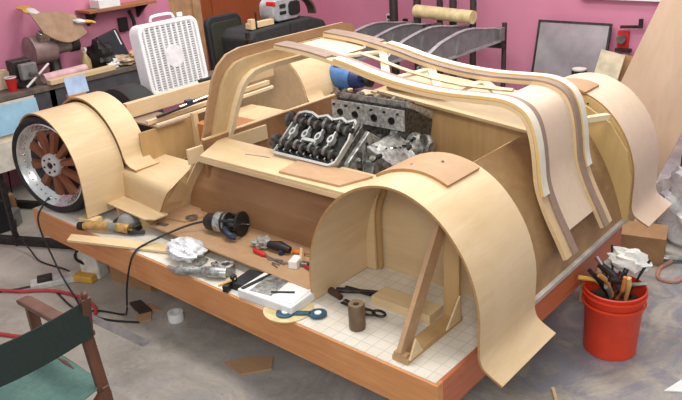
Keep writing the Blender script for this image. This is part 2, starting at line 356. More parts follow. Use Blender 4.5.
# canopy skins between the rails and the truss
obj('canopy_skin', M().strip([p for p in offs(rp, -.018) if p.x > -.38 and p.y > .20], 'y', 1.076, 1.384, .010, -1), [PALE, EDGE], car, 0, True)
obj('canopy_skin', M().strip([p for p in offs(rp, -.030) if p.x < -1.36], 'y', 1.076, 1.384, .010, -1), [CREAM, EDGE], car, 0, True)
def zr(x):
    for a, b in zip(rp, rp[1:]):
        if a.x <= x <= b.x: return a.y+(b.y-a.y)*(x-a.x)/(b.x-a.x+1e-9)
    return .8
zig = [(-1.42, 1.058), (-1.30, 1.402), (-1.01, 1.058), (-.97, 1.402), (-.68, 1.058), (-.64, 1.402), (-.34, 1.1)]
for a, b in zip(zig, zig[1:]):
    obj('truss_brace', M().beam((a[0], a[1], zr(a[0])-.032), (b[0], b[1], zr(b[0])-.032), .044, .016), CREAM, car, .002)
obj('truss_stringer', M().tube([(x, 1.23, zr(x)-.014) for x in [-1.32+i*.094 for i in range(11)]], .010, 4), CREAM, car)
# bulkhead hoop (leans back: x = -2.17 + .38 z)
def hx(z, o=0): return -2.17+.38*z+o
def hoop(prof_o, prof_i, o0, o1, mat, nm):
    n = len(prof_o); vs = [(hx(z, o), y, z) for o in (o0, o1) for L in (prof_o, prof_i) for y, z in L]; fs = []
    for i in range(n-1): fs += [(i, i+1, n+i+1, n+i), (2*n+i, 2*n+i+1, 3*n+i+1, 3*n+i), (i, i+1, 2*n+i+1, 2*n+i), (n+i, n+i+1, 3*n+i+1, 3*n+i)]
    fs += [(0, n, 3*n, 2*n), (n-1, 2*n-1, 4*n-1, 3*n-1)]
    return obj(nm, M().add(vs, fs), mat, car, 0, True)
def sym(L): return L+[(2*YC-y, z) for y, z in L[::-1] if z > .74]
ho = sym([(.355, .0), (.47, .17), (.565, .36), (.588, .41), (.596, .50), (.602, .66), (.610, .82), (.635, .90), (.69, .955), (.78, .977), (.95, .978)])
hm = sym([(.395, .0), (.50, .17), (.595, .35), (.640, .41), (.650, .50), (.656, .66), (.668, .79), (.695, .865), (.745, .905), (.82, .918), (.95, .922)])
hi = sym([(.52, .0), (.575, .12), (.67, .28), (.735, .41), (.752, .50), (.762, .64), (.785, .75), (.815, .80), (.87, .835), (.95, .845), (1.05, .848)])
hj = sym([(.56, .0), (.62, .12), (.70, .28), (.765, .41), (.782, .50), (.794, .63), (.815, .73), (.845, .775), (.89, .80), (.96, .812), (1.05, .815)])
_n = min(map(len, (ho, hm, hi, hj)))
for L_ in (ho, hm, hi, hj):
    while len(L_) > _n: L_.pop()
hoop(ho, hm, -.03, -.012, MDF, 'bulkhead_hoop')
hoop([(a+(.004 if a < YC else -.004), b-(.004 if b > .8 else 0)) for a, b in hm], hi, -.022, .012, BIRZ, 'bulkhead_hoop')
hoop(hi, hj, -.02, .05, CREAM, 'hoop_lip')
# bulkhead lower board, firewall, corner brace
obj('bulkhead_board', M().add([(hx(z, o), y, z) for o in (.014, .026) for y, z in ((.37, .004), (.60, .004), (.785, .43), (.575, .43))], [(0,1,2,3),(7,6,5,4),(0,1,5,4),(1,2,6,5),(2,3,7,6),(3,0,4,7)]), BIRZ, car)
obj('firewall', M().prism([(-1.975, .11), (-1.955, .11), (-1.955, .475), (-1.975, .475)], 'y', .56, 1.88), LUAN, car)
obj('firewall_cap', M().beam((-1.965, .56, .480), (-1.965, 1.88, .480), .026, .010), BIRY, car, .003)
obj('firewall_brace', M().beam((-1.99, .46, .40), (-1.93, 1.02, .41), .02, .09), BIRY, car, .002)
obj('base_plate', M().prism([(-2.22, .28), (-1.93, .33), (-1.90, .44), (-2.15, .60)], 'z', .058, .068), MDF, car)
# front fenders
def front_fender(ys, nm_mat, flip=False):
    def Y(y): return 2*YC-y if flip else y
    p1 = arc(-2.845, .27, .372, 205, 0, 30)+[(-2.473, .16), (-2.485, .055)]
    p2 = arc(-2.85, .27, .400, 195, 17, 30)+[(-2.462, .358), (-2.445, .322), (-2.41, .300), (-2.35, .290)]
    a, b, c = ys
    f = obj('front_fender', M().strip(p1, 'y', min(Y(a), Y(b)), max(Y(a), Y(b)), .010, -1), [nm_mat, EDGE], car, 0, True)
    obj('fender_inner_section', M().strip([(x, z) for x, z in p2], 'y', min(Y(b), Y(c)), max(Y(b), Y(c)), .012, -1), [nm_mat, EDGE], f, 0, True)
    # side web that closes the fender towards the cabin
    obj('fender_web', M().prism(arc(-2.85, .27, .395, 180, 0, 20)+[(-2.455, .14), (-3.245, .14)], 'y', Y(c)-.006, Y(c)+.006), nm_mat, f)
    return f
fa = front_fender((.045, .335, .505), BIRY)
front_fender((.045, .335, .505), BIRY, True)
obj('fender_block', M().box((-2.50, .07, .025), (.12, .07, .05), (0, 0, .3)), PINE, fa)
# footbox between fender and bulkhead: rounded long box with a flange
pf = smooth_path([(.225, .045), (.262, .052), (.272, .08), (.272, .22), (.285, .262), (.325, .278), (.45, .282), (.62, .29)], 3)
m = M().strip(pf, 'x', -2.50, -1.945, .010, -1)
for p in m.v:
    p.x -= (max(0, .29-p.z)*.72+max(0, p.y-.30)*.62)*(p.x > -2.2)
    p.y += max(0, .32-p.y+.2)*.2*max(0, min(1, (-2.075-p.x)/.48))
fx = obj('foot_box', m, [BIR, EDGE], car, 0, True)
_k = len(pf); _e = [m.v[2*_k+i]+V((-.004, .003, -.003)) for i in range(2, _k)]; _e.append(V((_e[-1].x, _e[-1].y, .05))); _n = len(_e)
obj('foot_box_end', M().add(_e+[p-V((.008, 0, 0)) for p in _e], [list(range(_n)), list(range(_n, 2*_n))]+[(i, (i+1) % _n, _n+(i+1) % _n, _n+i) for i in range(_n)]), BIRZ, fx)
obj('flange', M().prism([(-2.63, .19), (-2.08, .165), (-2.02, .20), (-2.02, .29), (-2.60, .31)], 'z', .100, .108), BIR, fx)
obj('flange_block', M().box((-2.50, .27, .05), (.03, .03, .10)), PINE, fx)
obj('flange_block', M().box((-2.20, .25, .05), (.06, .08, .10)), PINE, fx)
# cross beams and boxes in the nose
obj('cross_beam', M().beam((-2.74, .575, .540), (-2.74, 1.865, .545), .045, .095), BIRY, car, .003)
obj('cross_beam', M().beam((-2.50, .56, .50), (-2.50, 1.60, .53), .03, .028), BIRY, car, .002)
obj('cross_beam', M().beam((-2.46, .60, .48), (-2.46, 1.60, .50), .02, .02), CREAM, car, .002)
obj('nose_panel', M().box((-2.45, .66, .345), (.012, .40, .25)), TAN, car)
obj('nose_panel', M().box((-2.40, .66, .20), (.012, .42, .10), (0, .35, 0)), LUAN, car)
obj('nose_shelf', M().prism([(-2.75, .58), (-2.42, .58), (-2.42, .80), (-2.75, .80)], 'z', .472, .482), GREYB, car)
obj('tunnel_box', M().prism([(-2.44, .87), (-2.12, .87), (-2.11, 1.12), (-2.44, 1.12)], 'z', .14, .43), pl((176, 112, 66), .5, 0, .1, 4), car, .004)
obj('nose_post', M().box((-2.425, .865, .36), (.03, .035, .28)), BIRZ, car)
obj('nose_post', M().box((-2.44, 1.16, .46), (.03, .12, .08)), BIRZ, car)
obj('nose_deck', M().prism([(-2.5, 1.13), (-2.09, 1.13), (-2.09, 1.42), (-2.5, 1.42)], 'z', .400, .412), BIRY, car)
obj('nose_floor', M().prism([(-2.9, .57), (-2.02, .57), (-2.02, 1.87), (-2.9, 1.87)], 'z', .02, .032), LUAN, car)
obj('hinge', M().cyl((-2.438, .56, .20), (-2.43, .56, .20), .018).box((-2.42, .56, .2), (.02, .02, .03)), STEEL, car)
# prop frame under the rear fender
pp = obj('prop_base', M().box((-.20, .235, .012), (.075, .40, .024)), TAN, car, .002)
obj('prop_post', M().box((-.20, .415, .30), (.075, .022, .56)), TAN, pp, .002)
obj('prop_post', M().beam((-.20, .055, .03), (-.20, .40, .585), .07, .022, (1, 0, 0)).box((-.2, .05, .03), (.06, .03, .02)), MDF, pp, .002)
obj('gusset', M().prism([(.04, .024), (.13, .024), (.085, .10)], 'x', -.160, -.152), BIR, pp)
obj('gusset', M().prism([(.30, .024), (.402, .024), (.402, .14)], 'x', -.160, -.152), BIR, pp)

#@@OBJECTS
# ---------------------------------------------------------------- wheel in the front arch (axis y, outer face towards -y)
wh = thing('wheel', 'black-tyred wheel with ten reddish-brown spokes and a wide polished rim', 'wheel', (-2.872, .162, .3115), rot=(0, 0, .25))
obj('tyre', M().lathe([(.262, -.105), (.285, -.120), (.303, -.114), (.310, -.095), (.311, -.06), (.311, .04), (.309, .085), (.300, .108), (.285, .118), (.262, .105), (.262, -.105)], (0, 0, 0), 'y', 56), RUB, wh, 0, True)
m = M()
for i in range(5): m.lathe([(.3095, -.066+.03*i), (.3135, -.063+.03*i), (.3135, -.053+.03*i), (.3095, -.050+.03*i)], (0, 0, 0), 'y', 56)
obj('tyre_tread', m, RUB, wh)
rim = obj('rim', M().lathe([(.262, -.106), (.268, -.112), (.262, -.117), (.254, -.110), (.250, -.095), (.232, -.078), (.224, -.062), (.217, -.058), (.210, -.054), (.210, .095), (.262, .105)], (0, 0, 0), 'y', 56), pl((212, 210, 208), .22, .85, .05), wh, 0, True)
for i in range(36):
    a = 2*pi*i/36; p = V((.236*cos(a), -.081, .236*sin(a))); obj('rivet', M().lathe([(.001, -.008), (.0045, -.006), (.006, 0)], p, 'y', 6), CHROME, rim)
SPK = pl((132, 76, 50), .45, .1, .1)
for i in range(10):
    a = 2*pi*i/10+.15; ca, sa = cos(a), sin(a)
    m = M(); P = [(.04, -.078), (.12, -.062), (.212, -.050)]; vs = []
    for r, y in P:
        hw = .014+.10*r
        for k, dy in ((-1, .014), (-.6, -.012), (.6, -.012), (1, .014)): vs.append((r*ca-k*hw*sa, y+dy, r*sa+k*hw*ca))
    fs = []
    for j in range(2): fs += [(j*4+k, j*4+k+1, j*4+k+5, j*4+k+4) for k in range(3)]+[(j*4+3, j*4, j*4+4, j*4+7)]
    fs += [(0, 1, 2, 3), (11, 10, 9, 8)]
    m.add(vs, fs); obj('spoke', m, SPK, wh)
hb = obj('hub', M().lathe([(.001, -.090), (.022, -.090), (.024, -.104), (.068, -.104), (.072, -.096), (.072, -.03)], (0, 0, 0), 'y', 28), pl((204, 202, 198), .35, .2, .06), wh, 0, True)
for i in range(6):
    a = pi*i/3+.3; obj('wheel_nut', M().cyl((.048*cos(a), -.103, .048*sin(a)), (.048*cos(a), -.109, .043*sin(a)), .007, n=6), BLK, hb)
obj('hub_bore', M().cyl((0, -.095, 0), (0, -.106, 0), .016), DSTEEL, hb)
obj('brake_plate', M().lathe([(.001, .02), (.185, .02), (.185, .03), (.001, .03)], (0, 0, 0), 'y', 32), pl((46, 34, 28), .7), wh)

# ---------------------------------------------------------------- engine between the near sill and the far bay wall
en = thing('engine', 'grey alloy engine with cam covers off, in the middle of the plywood body', 'engine', (-1.3, 1.05, .002))
CAST = pl((158, 157, 152), .4, .45, .45, 40); CASTD = pl((80, 78, 74), .45, .5, .6, 50); GASK = pl((205, 204, 200), .35, .6, .08)
obj('engine_stand', M().box((-1.25, 1.02, .08), (.40, .30, .156)), CARD, en)
obj('crankcase', M().prism([(.84, .16), (1.22, .16), (1.27, .34), (1.17, .42), (.9, .42), (.79, .34)], 'x', -1.55, -1.06), CASTD, en, .006)
obj('valley', M().box((-1.28, 1.03, .44), (.46, .20, .09)), CASTD, en, .004)
U1 = V((0, .80, .60)).normalized()                                  # across the near head, uphill towards the middle
def bank(org, U, N, nm, covers):
    X = V((1, 0, 0)); T = Matrix((X, U, N)).transposed().to_4x4(); T.translation = V(org)
    if covers: T = T @ Matrix.Diagonal((.88, 1.25, 1, 1))
    hd = obj(nm, M().box((.25, .12, -.045), (.50, .245, .09)).xf(T), CASTD, en, .006)
    if covers:
        fr = [(.012, .010), (.46, .008), (.494, .03), (.494, .14), (.475, .185), (.478, .225), (.455, .238), (.41, .222), (.36, .238), (.30, .222), (.24, .238), (.18, .222), (.12, .238), (.06, .238), (.015, .225), (.012, .010)]
        m = M(); c = V((.25, .12))
        for a, b in zip(fr, fr[1:]):
            A, B = V(a), V(b); m.beam((A.x, A.y, .016), (B.x, B.y, .016), .011, .03)
        obj('gasket_rail', m.xf(T), GASK, hd)
        obj('head_well', M().box((.25, .122, .002), (.47, .21, .006)).xf(T), pl((34, 32, 30), .4, .4, .4, 60), hd)
        for yy in (.062, .185):
            path = []; rr = []
            obj('camshaft', M().tube([(-.012, yy, .030), (.49, yy, .030)], .0125, 10).xf(T), DSTEEL, hd, 0, True)
            for k in range(8):
                x = .045+.058*k
                obj('cam_lobe', M().lathe([(.001, -.010), (.024, -.010), (.024, .010), (.001, .010)], (x, yy+.006*(-1)**k, .032), 'x', 12).xf(T), CASTD if k % 2 else STEEL, hd, 0, True)
            obj('cam_sprocket', M().lathe([(.008, -.014), (.036, -.014), (.036, .004), (.020, .010), (.008, .012)], (-.012, yy, .030), 'x', 20).xf(T), CASTD, hd, 0, True)
        for k, x in enumerate((.075, .18, .285, .385)):
            obj('plug_tube', M().ring((x, .122, .032), .011, .021, .03, 'z', 16).box((x, .150, .030), (.010, .026, .022)).box((x, .094, .030), (.010, .026, .022)).xf(T), GASK, hd)
        obj('cam_bridge', M().beam((.18, .098, .036), (.285, .098, .036), .014, .018).xf(T), GASK, hd)
        for k in range(9):
            obj('cap_bolt', M().cyl((.035+.055*k, .215, .016), (.035+.055*k, .215, .038), .006, n=6).xf(T), CHROME, hd)
            obj('cap_bolt', M().cyl((.035+.055*k, .030, .016), (.035+.055*k, .030, .038), .006, n=6).xf(T), CHROME, hd)
    return hd, T
bank((-1.475, .64, .445), U1, V((0, -.6, .8)), 'near_cylinder_head', True)
obj('exhaust_flange', M().beam((-1.55, .66, .42), (-1.08, .66, .42), .02, .05), CAST, en, .003)
for i in range(14): obj('flange_stud', M().cyl((-1.53+.034*i, .648, .432), (-1.53+.034*i, .64, .425), .006, n=6), BLK, en)
# far head: port face looking at us
fh = obj('far_cylinder_head', M().prism([(1.13, .47), (1.16, .655), (1.40, .53), (1.36, .36)], 'x', -1.46, -.96), CASTD, en, .006)
pf2 = obj('port_face', M().beam((-1.465, 1.125, .590), (-.955, 1.125, .590), .014, .115), pl((196, 195, 190), .4, .3, .3, 50), fh, .003)
for i, x in enumerate((-1.40, -1.29, -1.155, -1.035)):
    obj('intake_port', M().lathe([(.001, .0), (.015, 0), (.020, -.006), (.021, .002), (.016, .006)], (x, 1.116, .582), 'y', 18), pl((22, 20, 20), .5), pf2, 0, True)
for i in range(6): obj('port_bolt', M().cyl((-1.44+.09*i, 1.117, .625), (-1.44+.09*i, 1.105, .627), .007, n=6), BLK, pf2)
for yy, zz in ((1.20, .665), (1.31, .605)):
    obj('camshaft', M().tube([(-1.47, yy, zz), (-.95, yy, zz)], .013, 10), DSTEEL, fh, 0, True)
    for k in range(8): obj('cam_lobe', M().lathe([(.001, -.010), (.024, -.010), (.024, .010), (.001, .010)], (-1.43+.06*k, yy, zz+.005*(-1)**k), 'x', 12), CASTD if k % 2 else CAST, fh, 0, True)
obj('head_rail', M().beam((-1.465, 1.165, .668), (-.955, 1.165, .668), .012, .03).beam((-.955, 1.165, .668), (-.955, 1.38, .565), .012, .03), CAST, fh)
obj('lifting_eye', M().ring((-1.45, 1.15, .69), .008, .02, .012, 'y', 16), CHROME, fh)
# front cover, chain, pump, pulley
fc = obj('front_cover', M().prism([(.70, .40), (.72, .47), (.90, .585), (1.02, .50), (1.12, .50), (1.17, .60), (1.36, .50), (1.38, .40), (1.22, .16), (.88, .16)], 'x', -1.058, -1.01), CAST, en, .006)
obj('cover_plate', M().prism([(.80, .30), (.86, .44), (.97, .49), (1.10, .46), (1.16, .30), (1.05, .2), (.90, .2)], 'x', -1.01, -.955), ALU, fc, .008)
obj('timing_cover', M().add([(-1.005, .86, .52), (-.84, .90, .42), (-.84, 1.10, .40), (-1.005, 1.14, .52), (-1.005, .86, .47), (-.86, .90, .37), (-.86, 1.10, .35), (-1.005, 1.14, .47)], [(0,1,2,3),(7,6,5,4),(0,4,5,1),(1,5,6,2),(2,6,7,3),(3,7,4,0)]), ALU, fc, .006)
m = smooth_path([(-1.02, .86, .54), (-.985, .91, .50), (-.95, .99, .475), (-.93, 1.08, .47), (-.92, 1.16, .49)], 3)
for i, p in enumerate(m): obj('chain_link', M().box(p, (.014, .018, .012), (0, .3, i*.9)), BLK if i % 2 else CHROME, fc)
obj('water_pump', M().lathe([(.001, .075), (.04, .075), (.045, .05), (.07, .03), (.085, 0), (.085, -.02)], (-.94, 1.20, .42), 'x', 20), CAST, en, 0, True)
obj('water_outlet', M().tube([(-.90, 1.22, .47), (-.86, 1.20, .48), (-.80, 1.14, .46)], [.030, .030, .028], 14).ring((-.80, 1.14, .46), .022, .034, .018, 'x', 16), STEEL, en, 0, True)
obj('crank_pulley', M().lathe([(.001, .04), (.03, .04), (.035, .02), (.075, .02), (.075, 0), (.068, 0), (.068, -.012), (.075, -.02)], (-.92, 1.02, .26), 'x', 24), DSTEEL, en, 0, True)
obj('oil_rail', M().tube([(-1.0, .80, .50), (-.97, .76, .44), (-.96, .78, .35), (-.95, .86, .28)], .014, 8), DSTEEL, en, 0, True)
rn = random.Random(3)
for i in range(16): obj('cover_bolt', M().cyl((-1.008, .78+.035*i, .36+.11*sin(i*.4)), (-.998, .78+.035*i, .36+.11*sin(i*.4)), .007, n=6), CHROME, fc)
for i in range(26):
    a_ = rn.random(); p0 = V((-1.0+.12*rn.random(), .74+.46*a_, .30+.20*rn.random())); obj('front_fitting', M().tube([p0, p0+V((.02, .01*rn.uniform(-1, 1), .012))], [.016*rn.uniform(.5, 1.1), .010], 8), (CHROME, CAST, BLK, DSTEEL)[i % 4], en, 0, True)
for i in range(12):
    x = -1.50+.038*i; obj('valley_fitting', M().lathe([(.001, .028), (.013, .026), (.016, 0)], (x, .965+.05*(i % 3), .485), 'z', 8), (CASTD, CAST, STEEL)[i % 3], en, 0, True)

# ---------------------------------------------------------------- tools on the table
gr = thing('angle_polisher', 'yellow and black power polisher lying by the front fender foot', 'power tool', (-2.36, .06, .002))
YDK = pl((176, 136, 72), .55, 0, .25, 40)
obj('body', M().tube([(-2.45, -.005, .035), (-2.40, .03, .037), (-2.30, .07, .04)], [.022, .027, .026], 14), YDK, gr, 0, True)
obj('front_collar', M().tube([(-2.30, .07, .04), (-2.25, .095, .04)], [.026, .024], 14), GREY, gr, 0, True)
obj('grip', M().tube([(-2.25, .095, .04), (-2.17, .12, .038), (-2.20, .115, .036)], [.026, .027, .02], 14), YDK, gr, 0, True)
obj('end_cap', M().tube([(-2.48, -.02, .034), (-2.45, -.005, .035)], [.024, .027], 14), BLK, gr, 0, True)
sa = thing('orbital_sander', 'grey and black round hand sander with coiled hose behind the yellow polisher', 'power tool', (-2.22, .22, .002))
obj('sanding_pad', M().lathe([(.001, 0), (.075, 0), (.08, .01), (.07, .025), (.001, .025)], (-2.25, .17, .003), 'z', 24), BLK, sa, 0, True)
obj('body', M().lathe([(.06, 0), (.065, .03), (.05, .055), (.03, .065), (.001, .068)], (-2.25, .17, .028), 'z', 24), GREY, sa, 0, True)
obj('skirt', M().ring((-2.25, .17, .04), .06, .078, .012), STEEL, sa)
obj('hose', M().tube(smooth_path([(-2.25, .20, .07), (-2.31, .19, .06), (-2.36, .15, .03), (-2.33, .12, .02), (-2.26, .10, .02), (-2.15, .12, .02), (-2.10, .17, .02)]), .012, 8), BLK, sa, 0, True)
one('pine_board', M().add([(-2.455, -.085, .004), (-2.40, -.145, .004), (-1.60, .16, .006), (-1.62, .25, .006)]+[(-2.455, -.085, .016), (-2.40, -.145, .016), (-1.60, .16, .018), (-1.62, .25, .018)], [(3,2,1,0),(4,5,6,7),(0,1,5,4),(1,2,6,5),(2,3,7,6),(3,0,4,7)]), PINE, 'thin pale pine board overhanging the front edge of the table', 'board')
bg = M().blob((-1.655, .12, .055), (.23, .17, .10), 5, .16, 24)
rn = random.Random(2)
for p in bg.v: p += V((rn.uniform(-1, 1), rn.uniform(-1, 1), rn.uniform(-1, 1)))*.0035
for p in bg.v: p.z = max(p.z, .003)
one('plastic_bag', bg, PLAST, 'crumpled clear plastic bag on the table below the router', 'plastic bag', smooth=True)
ca = thing('suspension_arm', 'bare cast metal lever with a round eye, lying on the table edge', 'metal part', (-1.42, .06, .002))
obj('arm', M().tube(smooth_path([(-1.56, -.02, .02), (-1.50, .0, .028), (-1.42, .05, .028), (-1.36, .06, .035), (-1.31, .10, .03)]), [.02, .022, .023, .024, .022, .022, .022, .022, .024, .026, .028, .028, .028, .03, .03, .03, .03][:17], 10), ALU, ca, 0, True)
obj('eye', M().ring((-1.34, .13, .035), .020, .042, .05, 'z', 20), ALU, ca, .004)
obj('fork', M().tube([(-1.56, -.02, .02), (-1.62, -.02, .02)], [.018, .012], 8).tube([(-1.55, -.01, .02), (-1.58, .03, .018)], [.014, .012], 8), ALU, ca, 0, True)
fi = thing('metal_fittings', 'small heap of dull metal fittings between plastic bag and tub floor', 'fittings', (-1.5, .14, 0))
rn = random.Random(11)
for i in range(9):
    x, y = -1.56+rn.random()*.22, .10+rn.random()*.07
    obj('fitting', M().tube([(x, y, .012), (x+.04*rn.uniform(-1, 1), y+.03*rn.uniform(-1, 1), .016)], [.012, .007], 8), (ALU, DSTEEL, GREY)[i % 3], fi, 0, True)
cl = thing('spray_gun', 'small black and brass clamp standing at the table edge beside the tray', 'clamp', (-1.22, .03, 0))
cl['label'] = 'small black screw clamp at the table edge left of the white tray'; cl.name = 'screw_clamp'
obj('frame', M().box((-1.21, .02, .02), (.03, .05, .034), (0, 0, .4)).box((-1.20, .055, .045), (.02, .03, .05)), BLK, cl, .003)
obj('screw', M().cyl((-1.24, -.01, .03), (-1.19, .06, .055), .006), YEL, cl)
tr = thing('parts_tray', 'low white rectangular tray with silver and black sheets on top', 'tray', (-.95, .12, .002))
M1 = Matrix.Translation((-.96, .115, 0)) @ Matrix.Rotation(R(4), 4, 'Z')
obj('tray', M().box((0, 0, .025), (.33, .20, .046)).xf(M1), WHITE, tr, .006)
obj('silver_sheet', M().box((-.05, .01, .0505), (.12, .17, .004), (0, 0, .12)).xf(M1), ALU, tr)
obj('dark_strip', M().box((-.13, .0, .0505), (.02, .18, .005), (0, 0, -.15)).xf(M1), BLK, tr)
obj('paper_sheet', M().box((.09, .0, .050), (.12, .16, .003), (0, 0, .1)).xf(M1), WHITE, tr)
obj('black_blade', M().box((.05, -.02, .054), (.11, .012, .004), (0, 0, .5)).xf(M1), BLK, tr)
bx_ = thing('black_case', 'flat black case pushed between white tray and plywood floor panel', 'case', (-1.19, .13, .002))
obj('case', M().box((-1.17, .12, .02), (.10, .15, .038), (0, 0, .15)), BLKG, bx_, .004)
obj('latch', M().box((-1.165, .05, .022), (.03, .008, .012), (0, 0, .15)), STEEL, bx_)
one('plywood_disc', M().cyl((-.845, .065, .0005), (-.845, .065, .006), .115, n=36), pl((206, 186, 138), .5), 'thin yellowish disc lying flat under the blue link plate', 'disc')
lk = thing('link_plate', 'blue figure-eight link plate with two white centres on the yellowish disc', 'metal link', (-.79, .06, .006))
obj('plate', M().cyl((-.825, .025, .007), (-.825, .025, .014), .042, n=24).cyl((-.70, .105, .007), (-.70, .105, .014), .040, n=24).beam((-.80, .04, .0105), (-.73, .088, .0105), .03, .007), pl((46, 84, 102), .5, .2), lk)
obj('washer', M().cyl((-.825, .025, .014), (-.825, .025, .018), .016), WHITE, lk); obj('washer', M().cyl((-.70, .105, .014), (-.70, .105, .018), .016), WHITE, lk)
rtm = thing('router', 'black and silver router lying on its side, its cord running off the table', 'router', (-1.6, .36, .058))
a, b = V((-1.74, .335, .115)), V((-1.50, .405, .13)); d = (b-a)
def al(t): return a+d*t
obj('motor_housing', M().tube([al(0), al(.08), al(.3), al(.32), al(.62)], [.028, .045, .05, .056, .056], 20), DSTEEL, rtm, 0, True)
obj('silver_collar', M().tube([al(.33), al(.50)], .0585, 20), ALU, rtm, 0, True)
obj('silver_collar', M().tube([al(.56), al(.60)], .0585, 20), STEEL, rtm, 0, True)
obj('base_disc', M().tube([al(.90), al(.96)], [.066, .068], 28), BLK, rtm, 0, True)
for k in range(3):
    t = 2*pi*k/3+.5; o_ = V((0, cos(t), sin(t)))*.055; obj('column', M().tube([al(.55)+o_, al(.92)+o_], .010, 8), BLK, rtm)
obj('collet', M().tube([al(.62), al(.93)], [.024, .018], 12), STEEL, rtm, 0, True)
obj('bit', M().tube([al(.93), al(1.12)], [.006, .005], 8), CHROME, rtm)
obj('handle', M().tube(smooth_path([al(.62)+V((.02, -.05, -.01)), al(.8)+V((.03, -.08, -.03)), al(.95)+V((.02, -.07, -.045))]), .018, 8), pl((22, 34, 60), .5), rtm, 0, True)
obj('cord', M().tube(smooth_path([al(.02), (-1.80, .28, .10), (-1.86, .20, .075), (-1.94, .08, .03), (-1.95, .01, .012), (-1.96, -.035, -.05), (-2.0, -.06, -.2), (-2.07, -.05, -.38), (-2.2, -.01, FL+.012), (-2.35, -.06, FL+.008), (-2.5, -.14, FL+.008), (-2.8, -.1, FL+.008)], 6), .006, 6), BLK, rtm, 0, True)
one('steel_washer', M().ring((-1.935, .385, .071), .010, .036, .004, 'z', 24), STEEL, 'large steel washer on the brown plate at the bulkhead foot', 'washer')
one('steel_clip', M().box((-2.02, .24, .0605), (.07, .03, .005), (0, 0, .3)), STEEL, 'small bright metal strip on the left tip of the tub floor', 'metal strip')
# hand tools on the tub floor
def stick(nm, lab, cat, p, q, r, mat, r1=None, grp=None): return one(nm, M().tube([p, q], [r, r if r1 is None else r1], 8), mat, lab, cat, grp, smooth=True)
def driver(lab, p, q, hm):
    p, q = V(p), V(q); t = thing('screwdriver', lab, 'screwdriver', p)
    mdl = p+(q-p)*.42
    obj('handle', M().tube([p, p+(q-p)*.05, p+(q-p)*.36, mdl], [.008, .013, .012, .007], 10), hm, t, 0, True)
    obj('shaft', M().tube([mdl, q], .004, 6), STEEL, t)
driver('screwdriver with orange handle pointing right on the brown tub floor', (-1.14, .40, .072), (-.98, .44, .068), pl((220, 120, 30), .4))
driver('screwdriver with red handle nearest the router', (-1.32, .30, .072), (-1.10, .285, .064), RED)
bt = thing('cordless_driver', 'short black hand tool between the red and orange screwdrivers', 'hand tool', (-1.2, .37, .058))
obj('body', M().tube([(-1.27, .36, .09), (-1.20, .375, .092), (-1.14, .385, .085)], [.018, .028, .016], 12), BLK, bt, 0, True)
obj('grip', M().tube([(-1.20, .375, .08), (-1.17, .35, .07)], .014, 8), pl((26, 40, 70), .5), bt, 0, True)
ms = thing('rag_and_bits', 'crumpled grey paper and small steel bits behind the red screwdriver', 'scrap', (-1.33, .38, .058))
o_ = M().blob((-1.33, .37, .082), (.11, .09, .05), 9, .5, 10)
for p in o_.v: p.z = max(p.z, .0585)
obj('crumpled_paper', o_, pl((150, 146, 136), .7, 0, .35, 60), ms, 0, True)
rn = random.Random(5)
for i in range(7):
    x, y = -1.20+rn.random()*.10, .255+rn.random()*.05; obj('drill_bit', M().tube([(x, y, .062), (x+.05, y+rn.uniform(-.02, .02), .062)], .003, 5), STEEL, ms)
one('sanding_block', M().box((-1.035, .315, .078), (.045, .075, .04), (0, 0, .35)), WHITE, 'small white block standing in front of the wooden wedge', 'block', bevel=.003)
one('wood_wedge', M().prism([(.33, .0585), (.365, .0585), (.35, .145)], 'x', -1.03, -1.015), PINE, 'small upright wooden wedge behind the white block on the tub floor', 'wedge')
pr = thing('pliers', 'pliers with red and black grips next to the rear fender on the tub floor', 'pliers', (-.96, .32, .058))
obj('jaw', M().box((-1.0, .335, .07), (.05, .03, .018), (0, 0, .3)), STEEL, pr, .004)
obj('handle', M().tube(smooth_path([(-.985, .345, .07), (-.93, .36, .07), (-.87, .345, .07)]), .008, 8), BLK, pr, 0, True)
obj('handle', M().tube(smooth_path([(-.985, .325, .07), (-.94, .315, .07), (-.87, .31, .07)]), .008, 8), pl((150, 30, 36), .4), pr, 0, True)
# under the near rear fender
tn = thing('tin_can', 'narrow dark brown can standing upright under the near rear fender', 'can', (-.494, .13, 0))
obj('can', M().lathe([(.001, .002), (.034, .002), (.036, .008), (.036, .115), (.033, .120)], (-.494, .13, 0), 'z', 28), pl((112, 92, 70), .45, .3, .15), tn, 0, True)
obj('lid', M().lathe([(.014, .112), (.014, .120), (.033, .121), (.033, .119)], (-.494, .13, 0), 'z', 28), pl((140, 118, 92), .5, .2), tn, 0, True)
obj('opening', M().cyl((-.494, .13, .104), (-.494, .13, .1125), .014), BLK, tn)
so = thing('scissors', 'scissors with black loop handles behind the dark can', 'scissors', (-.55, .24, 0))
for i, (x, y) in enumerate(((-.52, .235), (-.475, .255))):
    m = M(); L = [(x+.032*cos(t), y+.02*sin(t), .016) for t in [2*pi*k/14 for k in range(15)]]; obj('loop', m.tube(L, .006, 6), BLK, so, 0, True)
obj('blade', M().beam((-.545, .235, .014), (-.68, .24, .010), .018, .003).beam((-.545, .25, .017), (-.68, .262, .012), .016, .003), DSTEEL, so)
tq = thing('caulking_tool', 'long dark steel tool lying behind the scissors on the gridded paper', 'hand tool', (-.66, .34, 0))
obj('shaft', M().tube([(-.76, .30, .02), (-.56, .40, .022)], [.014, .008], 8).beam((-.74, .34, .02), (-.60, .36, .02), .02, .012), DSTEEL, tq)
obj('handle', M().tube([(-.78, .28, .02), (-.70, .26, .018)], [.018, .014], 8), pl((70, 50, 36), .5), tq, 0, True)
wb = one('wood_block', M().box((-.415, .375, .021), (.31, .105, .042), (0, 0, .03)), PINE, 'flat wooden block lying on the gridded paper behind the diagonal prop', 'wood block', bevel=.002)
